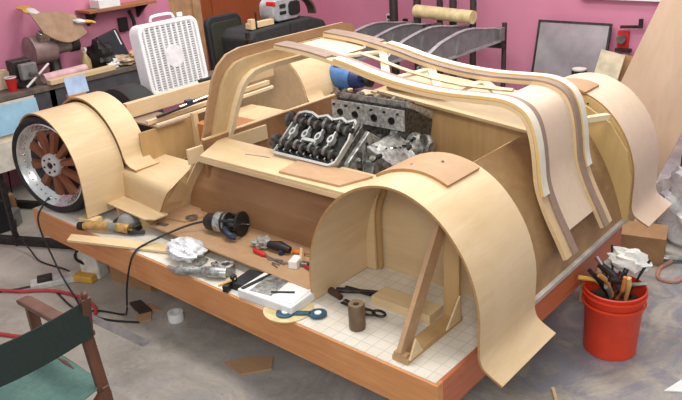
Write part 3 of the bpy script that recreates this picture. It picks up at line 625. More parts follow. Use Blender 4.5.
# ---------------------------------------------------------------- floor things
bk = thing('bucket', 'red plastic bucket on the floor, filled with hand tools', 'bucket', (.165, 1.30, FL), local=True); bk.scale = (.95, .95, .95)
BR = pl((214, 62, 34), .42, 0, .06)
obj('body', M().lathe([(.001, .012), (.125, .012), (.128, 0), (.133, .004), (.146, .30), (.150, .305), (.152, .362), (.157, .368), (.150, .372), (.146, .362), (.143, .305), (.126, .02), (.001, .02)], (0, 0, 0), 'z', 40), BR, bk, 0, True)
obj('rim_band', M().lathe([(.148, .285), (.160, .287), (.160, .293), (.150, .296)], (0, 0, 0), 'z', 40).lathe([(.150, .335), (.160, .337), (.160, .343), (.151, .345)], (0, 0, 0), 'z', 40), BR, bk, 0, True)
obj('contents_base', M().lathe([(.001, .31), (.08, .30), (.138, .285)], (0, 0, 0), 'z', 24), pl((52, 44, 38), .8, 0, .5, 60), bk, 0, True)
BX, BY = .165, 1.30
tools = [('file', 'thin grey file leaning out to the right of the red bucket', 'file', (.07, .05), (.115, .11, -.0), .007, DSTEEL),
 ('chisel', 'tool with yellow wooden handle lying over the left rim of the bucket', 'chisel', (-.01, .0), (-.15, -.10, -.08), .012, YEL),
 ('hammer_handle', 'thick grey tube lying across the top of the bucket', 'tube', (.06, .0), (-.10, .04, -.055), .018, DSTEEL),
 ('rasp', 'dark upright rod at the back left of the bucket', 'rod', (-.04, .07), (-.07, .10, .035), .006, BLK),
 ('wooden_file', 'short tan wooden handle in the middle of the bucket', 'handle', (.0, -.03), (-.055, -.075, -.05), .013, pl((190, 140, 80), .5)),
 ('mallet_handle', 'stubby yellow handle at the right inside rim of the bucket', 'handle', (.08, -.03), (.075, -.045, -.04), .013, pl((206, 160, 96), .5)),
 ('crowbar', 'black bent bar across the right side of the bucket', 'bar', (.09, .02), (.0, -.09, -.05), .012, BLK),
 ('wrench', 'bright steel wrench sticking out at the left of the bucket', 'wrench', (-.03, .02), (-.12, .04, -.02), .011, CHROME),
 ('socket_bar', 'grey steel bar standing at the back of the bucket', 'bar', (.0, .08), (-.02, .09, .0), .010, STEEL),
 ('cutter', 'black gripped cutter pointing back in the bucket', 'cutter', (.02, .0), (.03, .09, -.02), .013, BLK)]
for nm, lab, cat, (x0, y0), (x1, y1, z1), r, mt in tools:
    t = one(nm, M().tube([(BX+x0*.8, BY+y0*.8, FL+.31), (BX+(x0+x1)/2, BY+(y0+y1)/2, (FL+.31+z1)/2+.03), (BX+x1, BY+y1, z1)], [r*.7, r, r], 8), mt, lab, cat, 'tools in the red bucket', smooth=True)
one('white_rag', M().blob((BX+.02, BY+.10, -.025), (.19, .12, .12), 21, .3, 12), pl((226, 222, 216), .8), 'white crumpled rag on the tools at the back of the bucket', 'rag', smooth=True)

for k, (a_, l_, lab, mt) in enumerate(((20, .14, 'short steel punch on the right of the bucket contents', STEEL), (150, .12, 'brown handled awl at the back left of the bucket', CARD), (215, .13, 'dark pliers handle leaning out front left of the bucket', BLK), (262, .09, 'small grey tool lying across the front rim of the bucket', GREY), (95, .10, 'dark red handle behind the black bars in the bucket', pl((120, 36, 36), .5)), (320, .08, 'orange handled tool low at the front right of the bucket', pl((196, 120, 60), .5)))):
    ca_, sa_ = cos(R(a_)), sin(R(a_))
    t = one('hand_tool', M().tube([(BX+.03*ca_, BY+.03*sa_, FL+.30), (BX+.07*ca_, BY+.07*sa_, FL+.37), (BX+l_*ca_, BY+l_*sa_, FL+.385+.03*(k % 3))], [.008, .012, .010], 8), mt, lab, 'tool', 'tools in the red bucket', smooth=True)
# director's chair (faces away to the left)
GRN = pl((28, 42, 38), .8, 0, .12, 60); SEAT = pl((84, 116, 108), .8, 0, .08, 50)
ch = thing('director_chair', 'folding wooden chair with dark green canvas back and greyish green canvas seat', 'chair', (-1.36, -1.0, FL))
y0, y1 = -.74, -1.26
for y in (y0, y1):
    obj('arm', M().prism([(-1.66, .155), (-1.12, .175), (-1.12, .20), (-1.64, .18), (-1.68, .17)], 'y', y-.03, y+.03), pl((104, 74, 60), .5), ch, .006)
    obj('back_post', M().beam((-1.135, y, .17), (-1.085, y, .37), .026, .04, (0, 1, 0)).lathe([(.012, 0), (.014, .018), (.001, .026)], (-1.085, y, .37), 'z', 10), DARKW, ch, .004)
    obj('arm_post', M().beam((-1.60, y, .16), (-1.60, y, -.08), .03, .045, (0, 1, 0)), DARKW, ch, .003)
    obj('rear_post', M().beam((-1.14, y, .17), (-1.10, y, -.08), .03, .045, (0, 1, 0)), DARKW, ch, .003)
    obj('seat_rail', M().beam((-1.66, y, -.055), (-1.08, y, -.055), .03, .035), DARKW, ch, .003)
    obj('foot_rail', M().beam((-1.66, y, FL+.018), (-1.06, y, FL+.018), .035, .035), DARKW, ch, .003)
obj('leg', M().beam((-1.09, y0, -.06), (-1.09, y1+.02, FL+.03), .03, .03, (1, 0, 0)), DARKW, ch)
obj('leg', M().beam((-1.13, y1, -.06), (-1.13, y0-.02, FL+.03), .03, .03, (1, 0, 0)), DARKW, ch)
obj('leg', M().beam((-1.60, y0, -.06), (-1.60, y1+.02, FL+.03), .03, .03, (1, 0, 0)), DARKW, ch)
obj('leg', M().beam((-1.64, y1, -.06), (-1.64, y0-.02, FL+.03), .03, .03, (1, 0, 0)), DARKW, ch)
obj('leg', M().beam((-1.095, y0, -.06), (-1.075, y0, FL+.03), .03, .04, (0, 1, 0)), DARKW, ch)
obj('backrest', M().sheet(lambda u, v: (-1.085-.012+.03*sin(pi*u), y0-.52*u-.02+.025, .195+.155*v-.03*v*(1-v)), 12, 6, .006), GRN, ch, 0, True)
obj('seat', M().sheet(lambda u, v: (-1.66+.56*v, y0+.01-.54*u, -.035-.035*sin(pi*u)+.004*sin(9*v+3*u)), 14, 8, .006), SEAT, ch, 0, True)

one('air_hose', M().tube(smooth_path([(-3.3, -.40, FL+.014), (-3.02, -.25, FL+.012), (-2.85, -.12, FL+.012), (-2.66, -.06, FL+.012), (-2.48, -.05, FL+.012), (-2.36, -.09, FL+.012), (-2.30, -.2, FL+.012), (-2.35, -.4, FL+.012), (-2.6, -.55, FL+.012), (-2.9, -.62, FL+.012), (-3.3, -.7, FL+.012)], 6), .011, 8), pl((178, 52, 58), .45), 'red air hose looping over the floor behind the green chair', 'hose', smooth=True)
one('black_cable', M().tube(smooth_path([(-5.0, .70, -.1), (-4.6, .5, FL+.01), (-4.2, .32, FL+.03), (-3.95, .22, FL+.085), (-3.72, .12, FL+.085), (-3.5, .09, FL+.03), (-3.3, .06, FL+.007), (-3.02, .10, FL+.007), (-2.93, .06, FL+.007), (-2.97, -.06, FL+.007), (-3.05, -.22, FL+.007), (-3.15, -.36, FL+.007)], 6), .006, 6), BLK, 'black cable on the left floor curving round to the white power box', 'cable', smooth=True)
one('drop_cord', M().tube(smooth_path([(-2.93, .05, .09), (-2.95, -.03, -.0), (-2.93, -.05, -.1), (-2.86, -.05, -.25), (-2.75, -.06, -.38), (-2.62, -.07, FL+.008), (-2.45, -.12, FL+.007), (-2.25, -.1, FL+.007), (-2.05, .0, FL+.007)], 6), .006, 6), BLK, 'black cord hanging down the table front under the wheel to the floor', 'cord', smooth=True)
pb = thing('power_box', 'flat white power box with a grey outlet block on the left floor', 'power strip', (-2.88, .06, FL))
Tp = Matrix.Translation((-2.90, .02, FL)) @ Matrix.Rotation(R(62), 4, 'Z')
obj('box', M().box((0, 0, .02), (.42, .10, .038)).xf(Tp), pl((196, 192, 186), .5), pb, .004)
obj('outlet_block', M().box((-.12, .0, .052), (.09, .07, .026)).xf(Tp), DSTEEL, pb, .003)
one('aluminium_bar', M().beam((-2.36, -.145, FL+.012), (-1.83, -.11, FL+.012), .035, .022), pl((190, 190, 192), .35, .6, .1), 'silver aluminium bar on the floor beside the green chair', 'metal bar')
one('dark_offcut', M().prism([(-2.28, .09), (-2.12, .05), (-2.09, .12), (-2.25, .15)], 'z', FL+.001, FL+.018), pl((66, 52, 46), .6), 'dark wood offcut lying on the plywood scrap near the cord', 'offcut')
one('plywood_scrap', M().prism([(-2.20, .08), (-2.06, -.01), (-2.02, .06), (-2.10, .12), (-2.06, .16), (-2.18, .17)], 'z', FL+.001, FL+.009), MDF, 'small tan ply scrap on the floor in front of the table', 'offcut')
one('tape_roll', M().ring((-1.90, .15, FL+.028), .026, .045, .052, 'z', 24), WHITE, 'white tape roll standing on the floor before the table', 'tape roll')
one('triangle_offcut', M().prism([(-1.34, .03), (-1.19, .015), (-1.10, .14), (-1.17, .22), (-1.27, .14)], 'z', FL+.001, FL+.012), MDF, 'pointed brown board offcut on the floor below the table front', 'offcut')
cb = thing('cardboard_box', 'brown cardboard box pushed beneath the left end of the table', 'box', (-2.55, .5, FL))
obj('box', M().box((-2.50, .40, FL+.11), (.36, .34, .22), (0, 0, .15)), CARD, cb)
obj('flap', M().box((-2.50, .17, FL+.21), (.34, .13, .004), (-.4, 0, .15)), CARD, cb)
jg = thing('plastic_jug', 'white and yellow plastic container on the floor under the table', 'container', (-2.79, .22, FL))
obj('body', M().box((-2.80, .18, FL+.10), (.14, .11, .20), (0, 0, .4)), pl((222, 218, 206), .5), jg, .012)
obj('yellow_base', M().box((-2.80, .12, FL+.025), (.15, .12, .05), (0, 0, .4)), YEL, jg, .012)
obj('handle', M().tube(smooth_path([(-2.80, .14, FL+.20), (-2.80, .09, FL+.22), (-2.82, .08, FL+.16), (-2.81, .13, FL+.10)]), .01, 8), BLK, jg, 0, True)
for i, (p, q) in enumerate((((-3.10, .42, FL+.028), (-4.6, -.30, FL+.028)), ((-3.45, .95, FL+.028), (-4.9, .25, FL+.028)))):
    one('steel_beam', M().beam(p, q, .055, .055), DSTEEL, ('dark steel beam on the floor left of the table, the nearer of two', 'dark steel beam on the floor left of the table, the farther of two')[i], 'steel beam', 'steel beams on the floor', bevel=.004)

# ---------------------------------------------------------------- right side behind the table
one('leaning_panel', M().add([(x, y+dy, z) for dy in (0, .012) for x, y, z in ((-.74, 2.55, FL+.01), (-.23, 2.50, FL+.01), (.40, 2.78, 1.40), (-.12, 2.86, 1.40))], [(0,1,2,3),(7,6,5,4),(0,1,5,4),(1,2,6,5),(2,3,7,6),(3,0,4,7)]), wood('leaning_ply', (182, 154, 130), (200, 172, 148), 'z', 2, 5, .5), 'tall pinkish plywood sheet leaning beyond the far rear fender', 'plywood sheet')
one('cardboard_carton', M().box((-.10, 2.36, FL+.09), (.34, .22, .18), (0, 0, .25)), CARD, 'low brown cardboard carton on the floor behind the far rear fender', 'box')
one('dark_crate', M().box((.02, 3.12, FL+.24), (.20, .2, .48)), pl((92, 70, 50), .7), 'small dark brown crate between leaning sheet and white plastic', 'crate')
ps = M().blob((.12, 2.74, FL+.22), (.46, .34, .54), 31, .3, 18)
for p in ps.v: p.z = max(p.z, FL+.002)
one('plastic_sheeting', ps, PLAST, 'heap of crumpled white plastic sheeting at the right picture edge', 'plastic sheeting', smooth=True)
hs = thing('clamp_on_floor', 'small grey metal clamp with pinkish cord on the floor at far right', 'clamp', (.14, 2.25, FL))
obj('clamp', M().tube([(.04, 2.36, FL+.02), (.12, 2.38, FL+.03), (.20, 2.44, FL+.02)], .018, 8), STEEL, hs, 0, True)
obj('cord', M().tube(smooth_path([(.12, 2.36, FL+.02), (.09, 2.24, FL+.008), (.13, 2.12, FL+.008), (.22, 2.14, FL+.008), (.24, 2.28, FL+.008)]), .012, 8), pl((178, 128, 112), .6), hs, 0, True)
one('white_scrap', M().prism([(.50, 1.10), (.60, 1.16), (.58, 1.30), (.54, 1.24)], 'z', FL+.001, FL+.008), WHITE, 'white scrap on the floor at the lower right corner', 'scrap')
one('stir_stick', M().beam((.09, .82, FL+.01), (.16, .72, FL+.01), .014, .008), PINE, 'thin wooden stick on the floor by the near fender foot', 'stick')

# ---------------------------------------------------------------- behind the front end: fan on a low bench, black chair, spare tyre
lb = thing('low_bench', 'low dark workbench carrying the box fan behind the car nose', 'bench', (-3.6, 1.6, FL))
obj('bench_top', M().box((-3.50, 1.65, .375), (.50, 1.10, .03)), pl((92, 84, 76), .6), lb, .003)
for x, y in ((-3.70, 1.15), (-3.30, 1.15), (-3.70, 2.15), (-3.30, 2.15)): obj('leg', M().box((x, y, (FL+.36)/2), (.05, .05, .36-FL)), DSTEEL, lb)
tf = Matrix.Translation((-3.30, 1.44, .395)) @ Matrix.Rotation(R(2), 4, 'Z') @ Matrix.Rotation(R(-7), 4, 'Y')
bf = thing('box_fan', 'white square box fan with a rounded frame and grille, behind the car nose', 'fan', (-3.3, 1.42, .39))
def rr(w_, h_, r, n=6):
    o = []
    for cx, cy, a0 in ((w_/2-r, h_/2-r, 0), (-w_/2+r, h_/2-r, 90), (-w_/2+r, -h_/2+r, 180), (w_/2-r, -h_/2+r, 270)):
        o += [(cx+r*cos(R(a0+90*i/n)), cy+r*sin(R(a0+90*i/n))) for i in range(n+1)]
    return o
def frame(o, i, x0, x1):
    n = len(o); vs = [(x, p[0], p[1]+.285) for x in (x0, x1) for L in (o, i) for p in L]; fs = []
    for k in range(n):
        j = (k+1) % n; fs += [(k, j, n+j, n+k), (2*n+k, 2*n+j, 3*n+j, 3*n+k), (k, j, 2*n+j, 2*n+k), (n+k, n+j, 3*n+j, 3*n+k)]
    return M().add(vs, fs)
FW = pl((236, 236, 238), .4, 0, .03)
obj('frame', frame(rr(.56, .535, .07), rr(.50, .475, .055), -.12, 0).xf(tf), FW, bf, .006, True)
for i in range(10): obj('grille_rib', M().box((-.010, -.225+.05*i, .285), (.014, .016, .475)).xf(tf), FW, bf)
for i in range(26): obj('grille_bar', M().box((-.014, 0, .055+.0184*i), (.005, .50, .0085)).xf(tf), FW, bf)
obj('grille_centre', M().cyl((-.018, 0, .285), (-.002, 0, .285), .085, n=28).xf(tf), pl((226, 226, 230), .3), bf, 0, True)
obj('back_plate', M().box((-.115, 0, .285), (.004, .52, .49)).xf(tf), pl((186, 186, 190), .5), bf)
for k in range(5):
    t = 2*pi*k/5; obj('blade', M().sheet(lambda u, v, t=t: (-.06+.03*(v-.5), (.05+.17*u)*cos(t+.9*v), .285+(.05+.17*u)*sin(t+.9*v)), 4, 4, .003).xf(tf), pl((180, 180, 186), .4), bf, 0, True)
obj('handle', M().tube(smooth_path([(-.06, -.11, .56), (-.06, -.09, .592), (-.06, .0, .598), (-.06, .09, .592), (-.06, .11, .56)]), .010, 8).xf(tf), FW, bf, 0, True)
obj('switch_knob', M().cyl((-.06, .17, .56), (-.06, .17, .59), .022).xf(tf), FW, bf, .004)
ty = thing('spare_tyre', 'loose black tyre standing behind the beam left of the fan', 'tyre', (-3.26, .93, -.05))
obj('tyre', M().lathe([(.19, -.09), (.26, -.11), (.30, -.095), (.31, -.05), (.31, .05), (.30, .095), (.26, .11), (.19, .09), (.19, -.09)], (-3.26, .93, .262), 'y', 40), RUB, ty, 0, True)
obj('rim', M().lathe([(.19, -.07), (.18, -.05), (.12, .0), (.001, .0)], (-3.26, .93, .262), 'y', 40), GREY, ty, 0, True)
one('wooden_crate', M().box((-3.26, .93, (FL-.05)/2), (.26, .30, -.05-FL)), CARD, 'low brown crate under the spare tyre behind the front of the table', 'crate', bevel=.004)
oc = thing('office_chair', 'black chair with a tall padded back, behind the white fan', 'chair', (-4.2, 2.5, FL))
Tc = Matrix.Translation((-4.0, 2.53, -.05)) @ Matrix.Rotation(R(-4), 4, 'Y')
obj('backrest', M().prism([(.0+a, .56+b) for a, b in rr(.42, .56, .08)], 'x', -.03, .03).xf(Tc), BLKG, oc, .015, True)
obj('back_pad', M().prism([(.0+a, .545+b) for a, b in rr(.36, .48, .06)], 'x', .03, .045).xf(Tc), pl((40, 42, 28), .8), oc, .006, True)
obj('seat', M().box((-4.25, 2.5, .0), (.48, .50, .09)), BLKG, oc, .03)
obj('back_bar', M().beam((-4.06, 2.5, .0), (-4.02, 2.5, .35), .05, .03, (1, 0, 0)), BLK, oc)
obj('gas_column', M().cyl((-4.25, 2.5, FL+.08), (-4.25, 2.5, -.04), .03), DSTEEL, oc)
for k in range(5):
    t = 2*pi*k/5; obj('base_leg', M().beam((-4.25, 2.5, FL+.09), (-4.25+.26*cos(t), 2.5+.26*sin(t), FL+.055), .04, .03), BLK, oc)
    obj('castor', M().cyl((-4.25+.26*cos(t), 2.485+.26*sin(t), FL+.028), (-4.25+.26*cos(t), 2.515+.26*sin(t), FL+.028), .027), BLK, oc)

# covered machine with power tool, by the door
mc = thing('covered_machine', 'long machine under a black cover beyond the bulkhead hoop', 'machine', (-3.7, 2.95, FL))
obj('cover', M().prism([(2.45, .30), (2.45, .60), (2.52, .665), (3.25, .685), (3.42, .63), (3.50, .50), (3.50, .30)], 'x', -4.05, -3.60), pl((44, 44, 44), .8, 0, .2, 20), mc, .02)
obj('cabinet', M().box((-3.82, 2.97, (FL+.30)/2), (.40, .95, .30-FL)), DSTEEL, mc)
obj('cover_seam', M().tube([(-3.598, 2.95, .32), (-3.598, 2.95, .67)], .004, 5), BLK, mc)
obj('metal_bracket', M().box((-3.60, 2.42, .52), (.06, .05, .18)).cyl((-3.58, 2.40, .62), (-3.58, 2.40, .68), .02), DSTEEL, mc, .003)
bl = thing('wooden_jig', 'small pale wooden jig with a dark screw on the covered machine', 'jig', (-3.68, 2.60, .76))
obj('block', M().box((-3.70, 2.64, .785), (.06, .30, .05)).box((-3.68, 2.52, .80), (.05, .05, .09)), PINE, bl, .003)
obj('screw', M().cyl((-3.66, 2.56, .76), (-3.66, 2.56, .90), .008), BLK, bl)
pw = thing('portable_radio', 'rounded silver and black jobsite tool case with red mark, on the covered machine', 'radio', (-3.72, 2.95, .76))
obj('case', M().prism([(2.93+a, .865+b) for a, b in rr(.36, .20, .07)], 'x', -3.85, -3.66), pl((170, 172, 174), .4, .2), pw, .012, True)
obj('speaker', M().prism([(3.02+a, .865+b) for a, b in rr(.15, .13, .04)], 'x', -3.66, -3.648), BLK, pw, .004)
obj('display', M().box((-3.655, 2.87, .90), (.012, .07, .035)), DSTEEL, pw, .002); obj('dial', M().box((-3.655, 2.87, .84), (.012, .08, .03)), BLK, pw, .004)
obj('red_badge', M().box((-3.70, 2.765, .93), (.10, .03, .04)), RED, pw, .006)
bl.location += V((0, .03, -.083)); pw.location += V((0, .06, -.075))
hdp = one('grinder_guard', M().lathe([(.16, -.05), (.18, -.05), (.18, .05), (.16, .05), (.16, -.05)], (-3.80, 3.30, .675), 'x', 24, 0, pi), pl((84, 72, 60), .6), 'dark curved guard beside the silver radio on the covered machine', 'guard')

# blue motor behind the engine bay
bm_ = thing('electric_motor', 'blue cylindrical electric motor on a steel stand behind the engine', 'motor', (-2.35, 2.3, FL))
MZ = .41
obj('body', M().tube([(-2.60, 2.36, MZ), (-2.58, 2.36, MZ), (-2.36, 2.345, MZ), (-2.34, 2.345, MZ)], [.085, .095, .095, .08], 24), BLUE, bm_, 0, True)
obj('end_bell', M().tube([(-2.34, 2.345, MZ), (-2.25, 2.34, MZ)], [.075, .06], 24), pl((30, 50, 96), .45), bm_, 0, True)
obj('shaft', M().tube([(-2.25, 2.34, MZ), (-2.15, 2.335, MZ)], .018, 12).tube([(-2.19, 2.337, MZ), (-2.16, 2.335, MZ)], .045, 16), BLK, bm_, 0, True)
obj('junction_box', M().box((-2.45, 2.35, MZ+.105), (.12, .09, .04)), pl((40, 72, 124), .5), bm_, .005)
obj('mount', M().box((-2.40, 2.35, .30), (.42, .26, .03)), STEEL, bm_)
for x, y in ((-2.58, 2.25), (-2.22, 2.25), (-2.58, 2.45), (-2.22, 2.45)): obj('stand_leg', M().box((x, y, (FL+.285)/2), (.04, .04, .285-FL)), DSTEEL, bm_)
pp_ = thing('pipe_frame', 'rusty red curved pipe frame beside the blue motor', 'pipe', (-2.75, 2.35, FL))
obj('pipe', M().tube(smooth_path([(-2.75, 2.38, FL+.005), (-2.75, 2.38, .10), (-2.73, 2.38, .30), (-2.66, 2.40, .42), (-2.60, 2.50, .46)]), .016, 8), pl((128, 62, 50), .6), pp_, 0, True)
obj('pipe', M().tube([(-2.95, 2.5, .36), (-2.62, 2.5, .36)], .016, 8), pl((110, 104, 98), .5), pp_)
obj('pipe', M().box((-2.95, 2.5, (FL+.37)/2), (.04, .04, .37-FL)), DSTEEL, pp_)

# clamp carrier rack in front of the back wall
cr = thing('clamp_rack', 'grey steel panel-clamp rack with curved arms and dark vertical screws', 'clamp rack', (-2.6, 4.0, FL))
ARM = pl((132, 130, 132), .45, .4, .12)
def rarm(x, Y0=3.1, Y1=4.42):
    prof = [(Y0, .345), (Y1, .345), (Y1, .455)]
    top = [(4.30, .485), (4.14, .505), (3.98, .535), (3.82, .548), (3.68, .542), (3.53, .522), (3.40, .50), (3.32, .475), (3.20, .43), (3.1, .38)]
    a = obj('arm', M().prism(prof+top[:-1]+[(Y0, .37)], 'x', x-.008, x+.008), ARM, cr)
    obj('arm_flange', M().tube([(x, y, z) for y, z in [(Y1, .455)]+top], .020, 6, 0, .5), pl((172, 170, 172), .4, .4), a); obj('arm_flange', M().beam((x, Y0, .345), (x, Y1, .345), .06, .02), pl((168, 166, 168), .4, .4), a)
    obj('gusset', M().prism([(3.62, .355), (3.80, .355), (3.70, .41), (3.67, .50)], 'x', x+.008, x+.03), ARM, a)
    obj('end_boss', M().box((x, Y1+.02, .405), (.07, .08, .13)), ARM, a, .006)
for x in (-2.25, -2.63, -2.97, -3.30): rarm(x)
for x, y, z0, z1, r in ((-2.25, 4.53, FL, .50, .024), (-2.93, 4.20, .20, .50, .036), (-2.785, 4.45, FL, 1.25, .038), (-2.565, 4.47, FL, 1.2, .032), (-2.99, 4.52, FL, 1.2, .032), (-3.26, 4.50, FL, 1.2, .040), (-3.53, 4.45, FL, 1.2, .046)):
    obj('screw_post', M().cyl((x, y, z0), (x, y, z1), r, n=14), pl((66, 56, 56), .5, .3), cr, 0, True)
obj('cross_rail', M().beam((-3.55, 4.47, .30), (-2.22, 4.47, .30), .08, .06), DSTEEL, cr)
one('paper_roll', M().tube([(-3.16, 4.34, .60), (-2.46, 4.30, .575)], .065, 16), pl((206, 186, 140), .6), 'long yellowish paper roll lying across the clamp rack arms', 'paper roll', smooth=True)
# outlets on the back wall
for (x, z, lb_) in ((-3.93, .39, 'white wall outlet with a black plug on the pink back wall'),):
    t = thing('wall_outlet', lb_, 'outlet', (x, WY-.01, z))
    obj('plate', M().box((x, WY-.006, z), (.085, .010, .125)), WHITE, t, .002); obj('plug', M().box((x, WY-.02, z+.028), (.035, .03, .035)), BLK, t, .003); obj('plug', M().box((x, WY-.02, z-.028), (.035, .03, .035)), BLK, t, .003)
t = thing('wall_tag', 'small dark red tag beside the white outlet on the wall', 'wall hook', (-3.72, WY-.02, .36))
obj('hook', M().box((-3.70, WY-.012, .36), (.05, .022, .10)), pl((70, 40, 44), .6), t); obj('knob', M().cyl((-3.70, WY-.05, .40), (-3.70, WY-.02, .40), .015), BLK, t)
# steel sheet leaning on the back wall
ssh = thing('steel_sheet', 'large dull grey sheet in a dark frame leaning on the pink back wall', 'metal sheet', (-1.75, 4.75, FL))
Ts = Matrix.Translation((-1.68, 4.62, FL+.02)) @ Matrix.Rotation(R(-13), 4, 'X') @ Matrix.Diagonal((.94, 1, .97, 1))
obj('sheet', M().box((0, 0, .50), (.74, .012, .98)).xf(Ts), pl((172, 164, 168), .25, .4, .15, 3), ssh)
obj('frame', M().box((-.375, 0, .50), (.022, .022, 1.0)).box((.375, 0, .50), (.022, .022, 1.0)).box((0, 0, 1.0), (.77, .022, .022)).box((0, 0, .0), (.77, .022, .022)).xf(Ts), DSTEEL, ssh)
cup = thing('black_canister', 'black canister with a pale lid in front of the leaning grey sheet', 'canister', (-1.27, 3.9, FL))
obj('canister', M().cyl((-1.20, 3.9, FL), (-1.20, 3.9, .27), .062, n=20), BLK, cup, 0, True); obj('lid', M().cyl((-1.20, 3.9, .27), (-1.20, 3.9, .282), .058, n=20), pl((200, 196, 190), .5), cup)
one('cream_panel', M().box((0, 0, .36), (.22, .02, .75), (R(-8), R(10), 0)).xf(Matrix.Translation((-1.24, 4.5, -.43))), pl((214, 200, 172), .5), 'small cream square panel leaning right of the grey sheet', 'panel')
one('cardboard_sheet', M().box((0, 0, .34), (.14, .02, .70), (R(-8), R(12), 0)).xf(Matrix.Translation((-1.12, 4.58, -.42))), CARD, 'brown sheet just behind the small cream panel', 'panel')
wt = thing('wall_screw_jack', 'small red and black screw tool mounted on the pink wall beside the leaning sheet', 'wall tool', (-1.2, WY-.03, .38))
obj('bracket', M().box((-1.22, WY-.02, .35), (.10, .03, .16)), RED, wt, .003); obj('spool', M().cyl((-1.22, WY-.09, .36), (-1.22, WY-.03, .36), .04), STEEL, wt)
obj('crank', M().beam((-1.24, WY-.06, .47), (-1.06, WY-.06, .48), .02, .025).cyl((-1.06, WY-.06, .47), (-1.06, WY-.06, .55), .02).box((-1.2, WY-.05, .26), (.14, .05, .03)), DSTEEL, wt)

# ---------------------------------------------------------------- left bench and what stands on it
wb2 = thing('workbench', 'long grey steel workbench with a cluttered dark top along the left wall', 'workbench', (-4.73, 1.0, FL))
obj('bench_top', M().box((-4.74, 1.0, .40), (.50, 2.0, .04)), pl((104, 92, 82), .6, 0, .3, 8), wb2, .003)
obj('front_panel', M().box((-4.52, 1.0, .27), (.02, 1.96, .22)), pl((84, 84, 88), .5, .2), wb2)
for y in (.06, 1.0, 1.94): obj('leg', M().box((-4.72, y, (FL+.38)/2), (.42, .05, .38-FL)), pl((70, 70, 74), .5, .2), wb2)
obj('lower_shelf', M().box((-4.74, 1.0, -.15), (.42, 1.9, .03)), DSTEEL, wb2)
vz = .42
vi = thing('bench_vise', 'grey bench vise at the left end of the workbench', 'vise', (-4.62, .84, vz))
obj('base', M().lathe([(.001, .0), (.08, 0), (.08, .02), (.05, .05), (.045, .08)], (-4.66, .86, vz), 'z', 18), DSTEEL, vi, 0, True)
obj('fixed_jaw', M().box((-4.70, .86, vz+.15), (.12, .17, .15)), DSTEEL, vi, .012)
obj('moving_jaw', M().box((-4.56, .86, vz+.14), (.06, .14, .13)), GREY, vi, .010)
obj('screw', M().cyl((-4.56, .86, vz+.12), (-4.42, .86, vz+.12), .018), STEEL, vi)
obj('handle', M().cyl((-4.43, .76, vz+.04), (-4.43, .98, vz+.19), .010), pl((216, 214, 208), .4, .3), vi)
rc = thing('plastic_cup', 'red plastic cup with white rim on the left end of the bench', 'cup', (-4.60, .72, vz))
obj('cup', M().lathe([(.001, .004), (.03, .004), (.032, 0), (.045, .11), (.042, .112), (.03, .01), (.001, .01)], (-4.60, .72, vz), 'z', 20), RED, rc, 0, True); obj('rim', M().ring((-4.60, .72, vz+.112), .041, .047, .008, 'z', 20), WHITE, rc)
one('pale_box', M().box((-4.80, .72, vz+.07), (.14, .16, .14)), pl((214, 190, 160), .6), 'small pale box behind the red cup on the bench', 'box', bevel=.003)
g2 = thing('bench_grinder', 'grey pedestal grinder with a brown leather apron thrown over it', 'grinder', (-4.78, 1.18, vz))
obj('pedestal', M().lathe([(.001, 0), (.09, 0), (.07, .03), (.05, .06), (.05, .18)], (-4.80, 1.22, vz), 'z', 16), DSTEEL, g2, 0, True)
obj('motor', M().tube([(-4.80, 1.22, vz+.26), (-4.80, 1.38, vz+.26)], [.075, .075], 18), pl((132, 122, 116), .5), g2, .0, True)
obj('wheel_guard', M().tube([(-4.80, 1.02, vz+.25), (-4.80, 1.22, vz+.25)], .125, 24), pl((150, 128, 124), .5, .3), g2, 0, True)
obj('grinding_wheel', M().tube([(-4.80, 1.115, vz+.24), (-4.80, 1.14, vz+.24)], .085, 24), pl((92, 66, 60), .7), g2, 0, True)
obj('wheel_guard', M().tube([(-4.78, 1.38, vz+.25), (-4.78, 1.45, vz+.25)], .07, 20), DSTEEL, g2, 0, True)
obj('eye_shield', M().box((-4.70, 1.12, vz+.37), (.06, .10, .08), (0, .5, 0)), STEEL, g2, .004)
ap = M().sheet(lambda u, v: (-4.80+.16*u+.02*sin(6*v), 1.10+.40*v, .94-.06*v+.03*sin(pi*v)-(.06+.16*sin(pi*(.12+.76*v)))*u*1.05+.02*(1-u)), 10, 16, .012)
one('leather_apron', ap, pl((152, 122, 96), .7, 0, .1), 'stiff brown leather piece draped over the top of the bench grinder', 'apron', smooth=True)
def glove(lab, c, rz, ry):
    t = thing('work_glove', lab, 'glove', c, 'gloves on the bench grinder', rot=(0, ry, rz))
    obj('palm', M().blob((0, 0, 0), (.12, .10, .045), 2, .12, 8), pl((206, 204, 204), .7), t, 0, True)
    for k in range(4): obj('finger', M().tube([(.04, -.036+.024*k, 0), (.085+.01*(k in (1, 2)), -.046+.030*k, .004), (.12+.012*(k in (1, 2)), -.052+.035*k, -.004)], [.012, .012, .009], 8), YEL, t, 0, True)
    obj('thumb', M().tube([(-.01, .04, 0), (.03, .075, .004)], [.013, .010], 8), YEL, t, 0, True)
glove('grey work glove with yellow fingers spread to the left of the leather', (-4.84, 1.14, .98), R(200), R(-20))
glove('grey work glove with yellow fingertips sticking out right of the leather', (-4.74, 1.50, .85), R(80), R(10))
bo = thing('spray_bottle', 'tan spray bottle with pale cap on the bench', 'bottle', (-4.70, 1.46, vz))
obj('bottle', M().lathe([(.001, 0), (.042, 0), (.044, .01), (.044, .10), (.018, .15), (.016, .17)], (-4.70, 1.46, vz), 'z', 18), pl((176, 156, 108), .4), bo, 0, True); obj('cap', M().tube([(-4.70, 1.46, vz+.17), (-4.70, 1.46, vz+.21)], .02, 10).box((-4.67, 1.45, vz+.20), (.05, .02, .02)), pl((214, 206, 190), .4), bo)
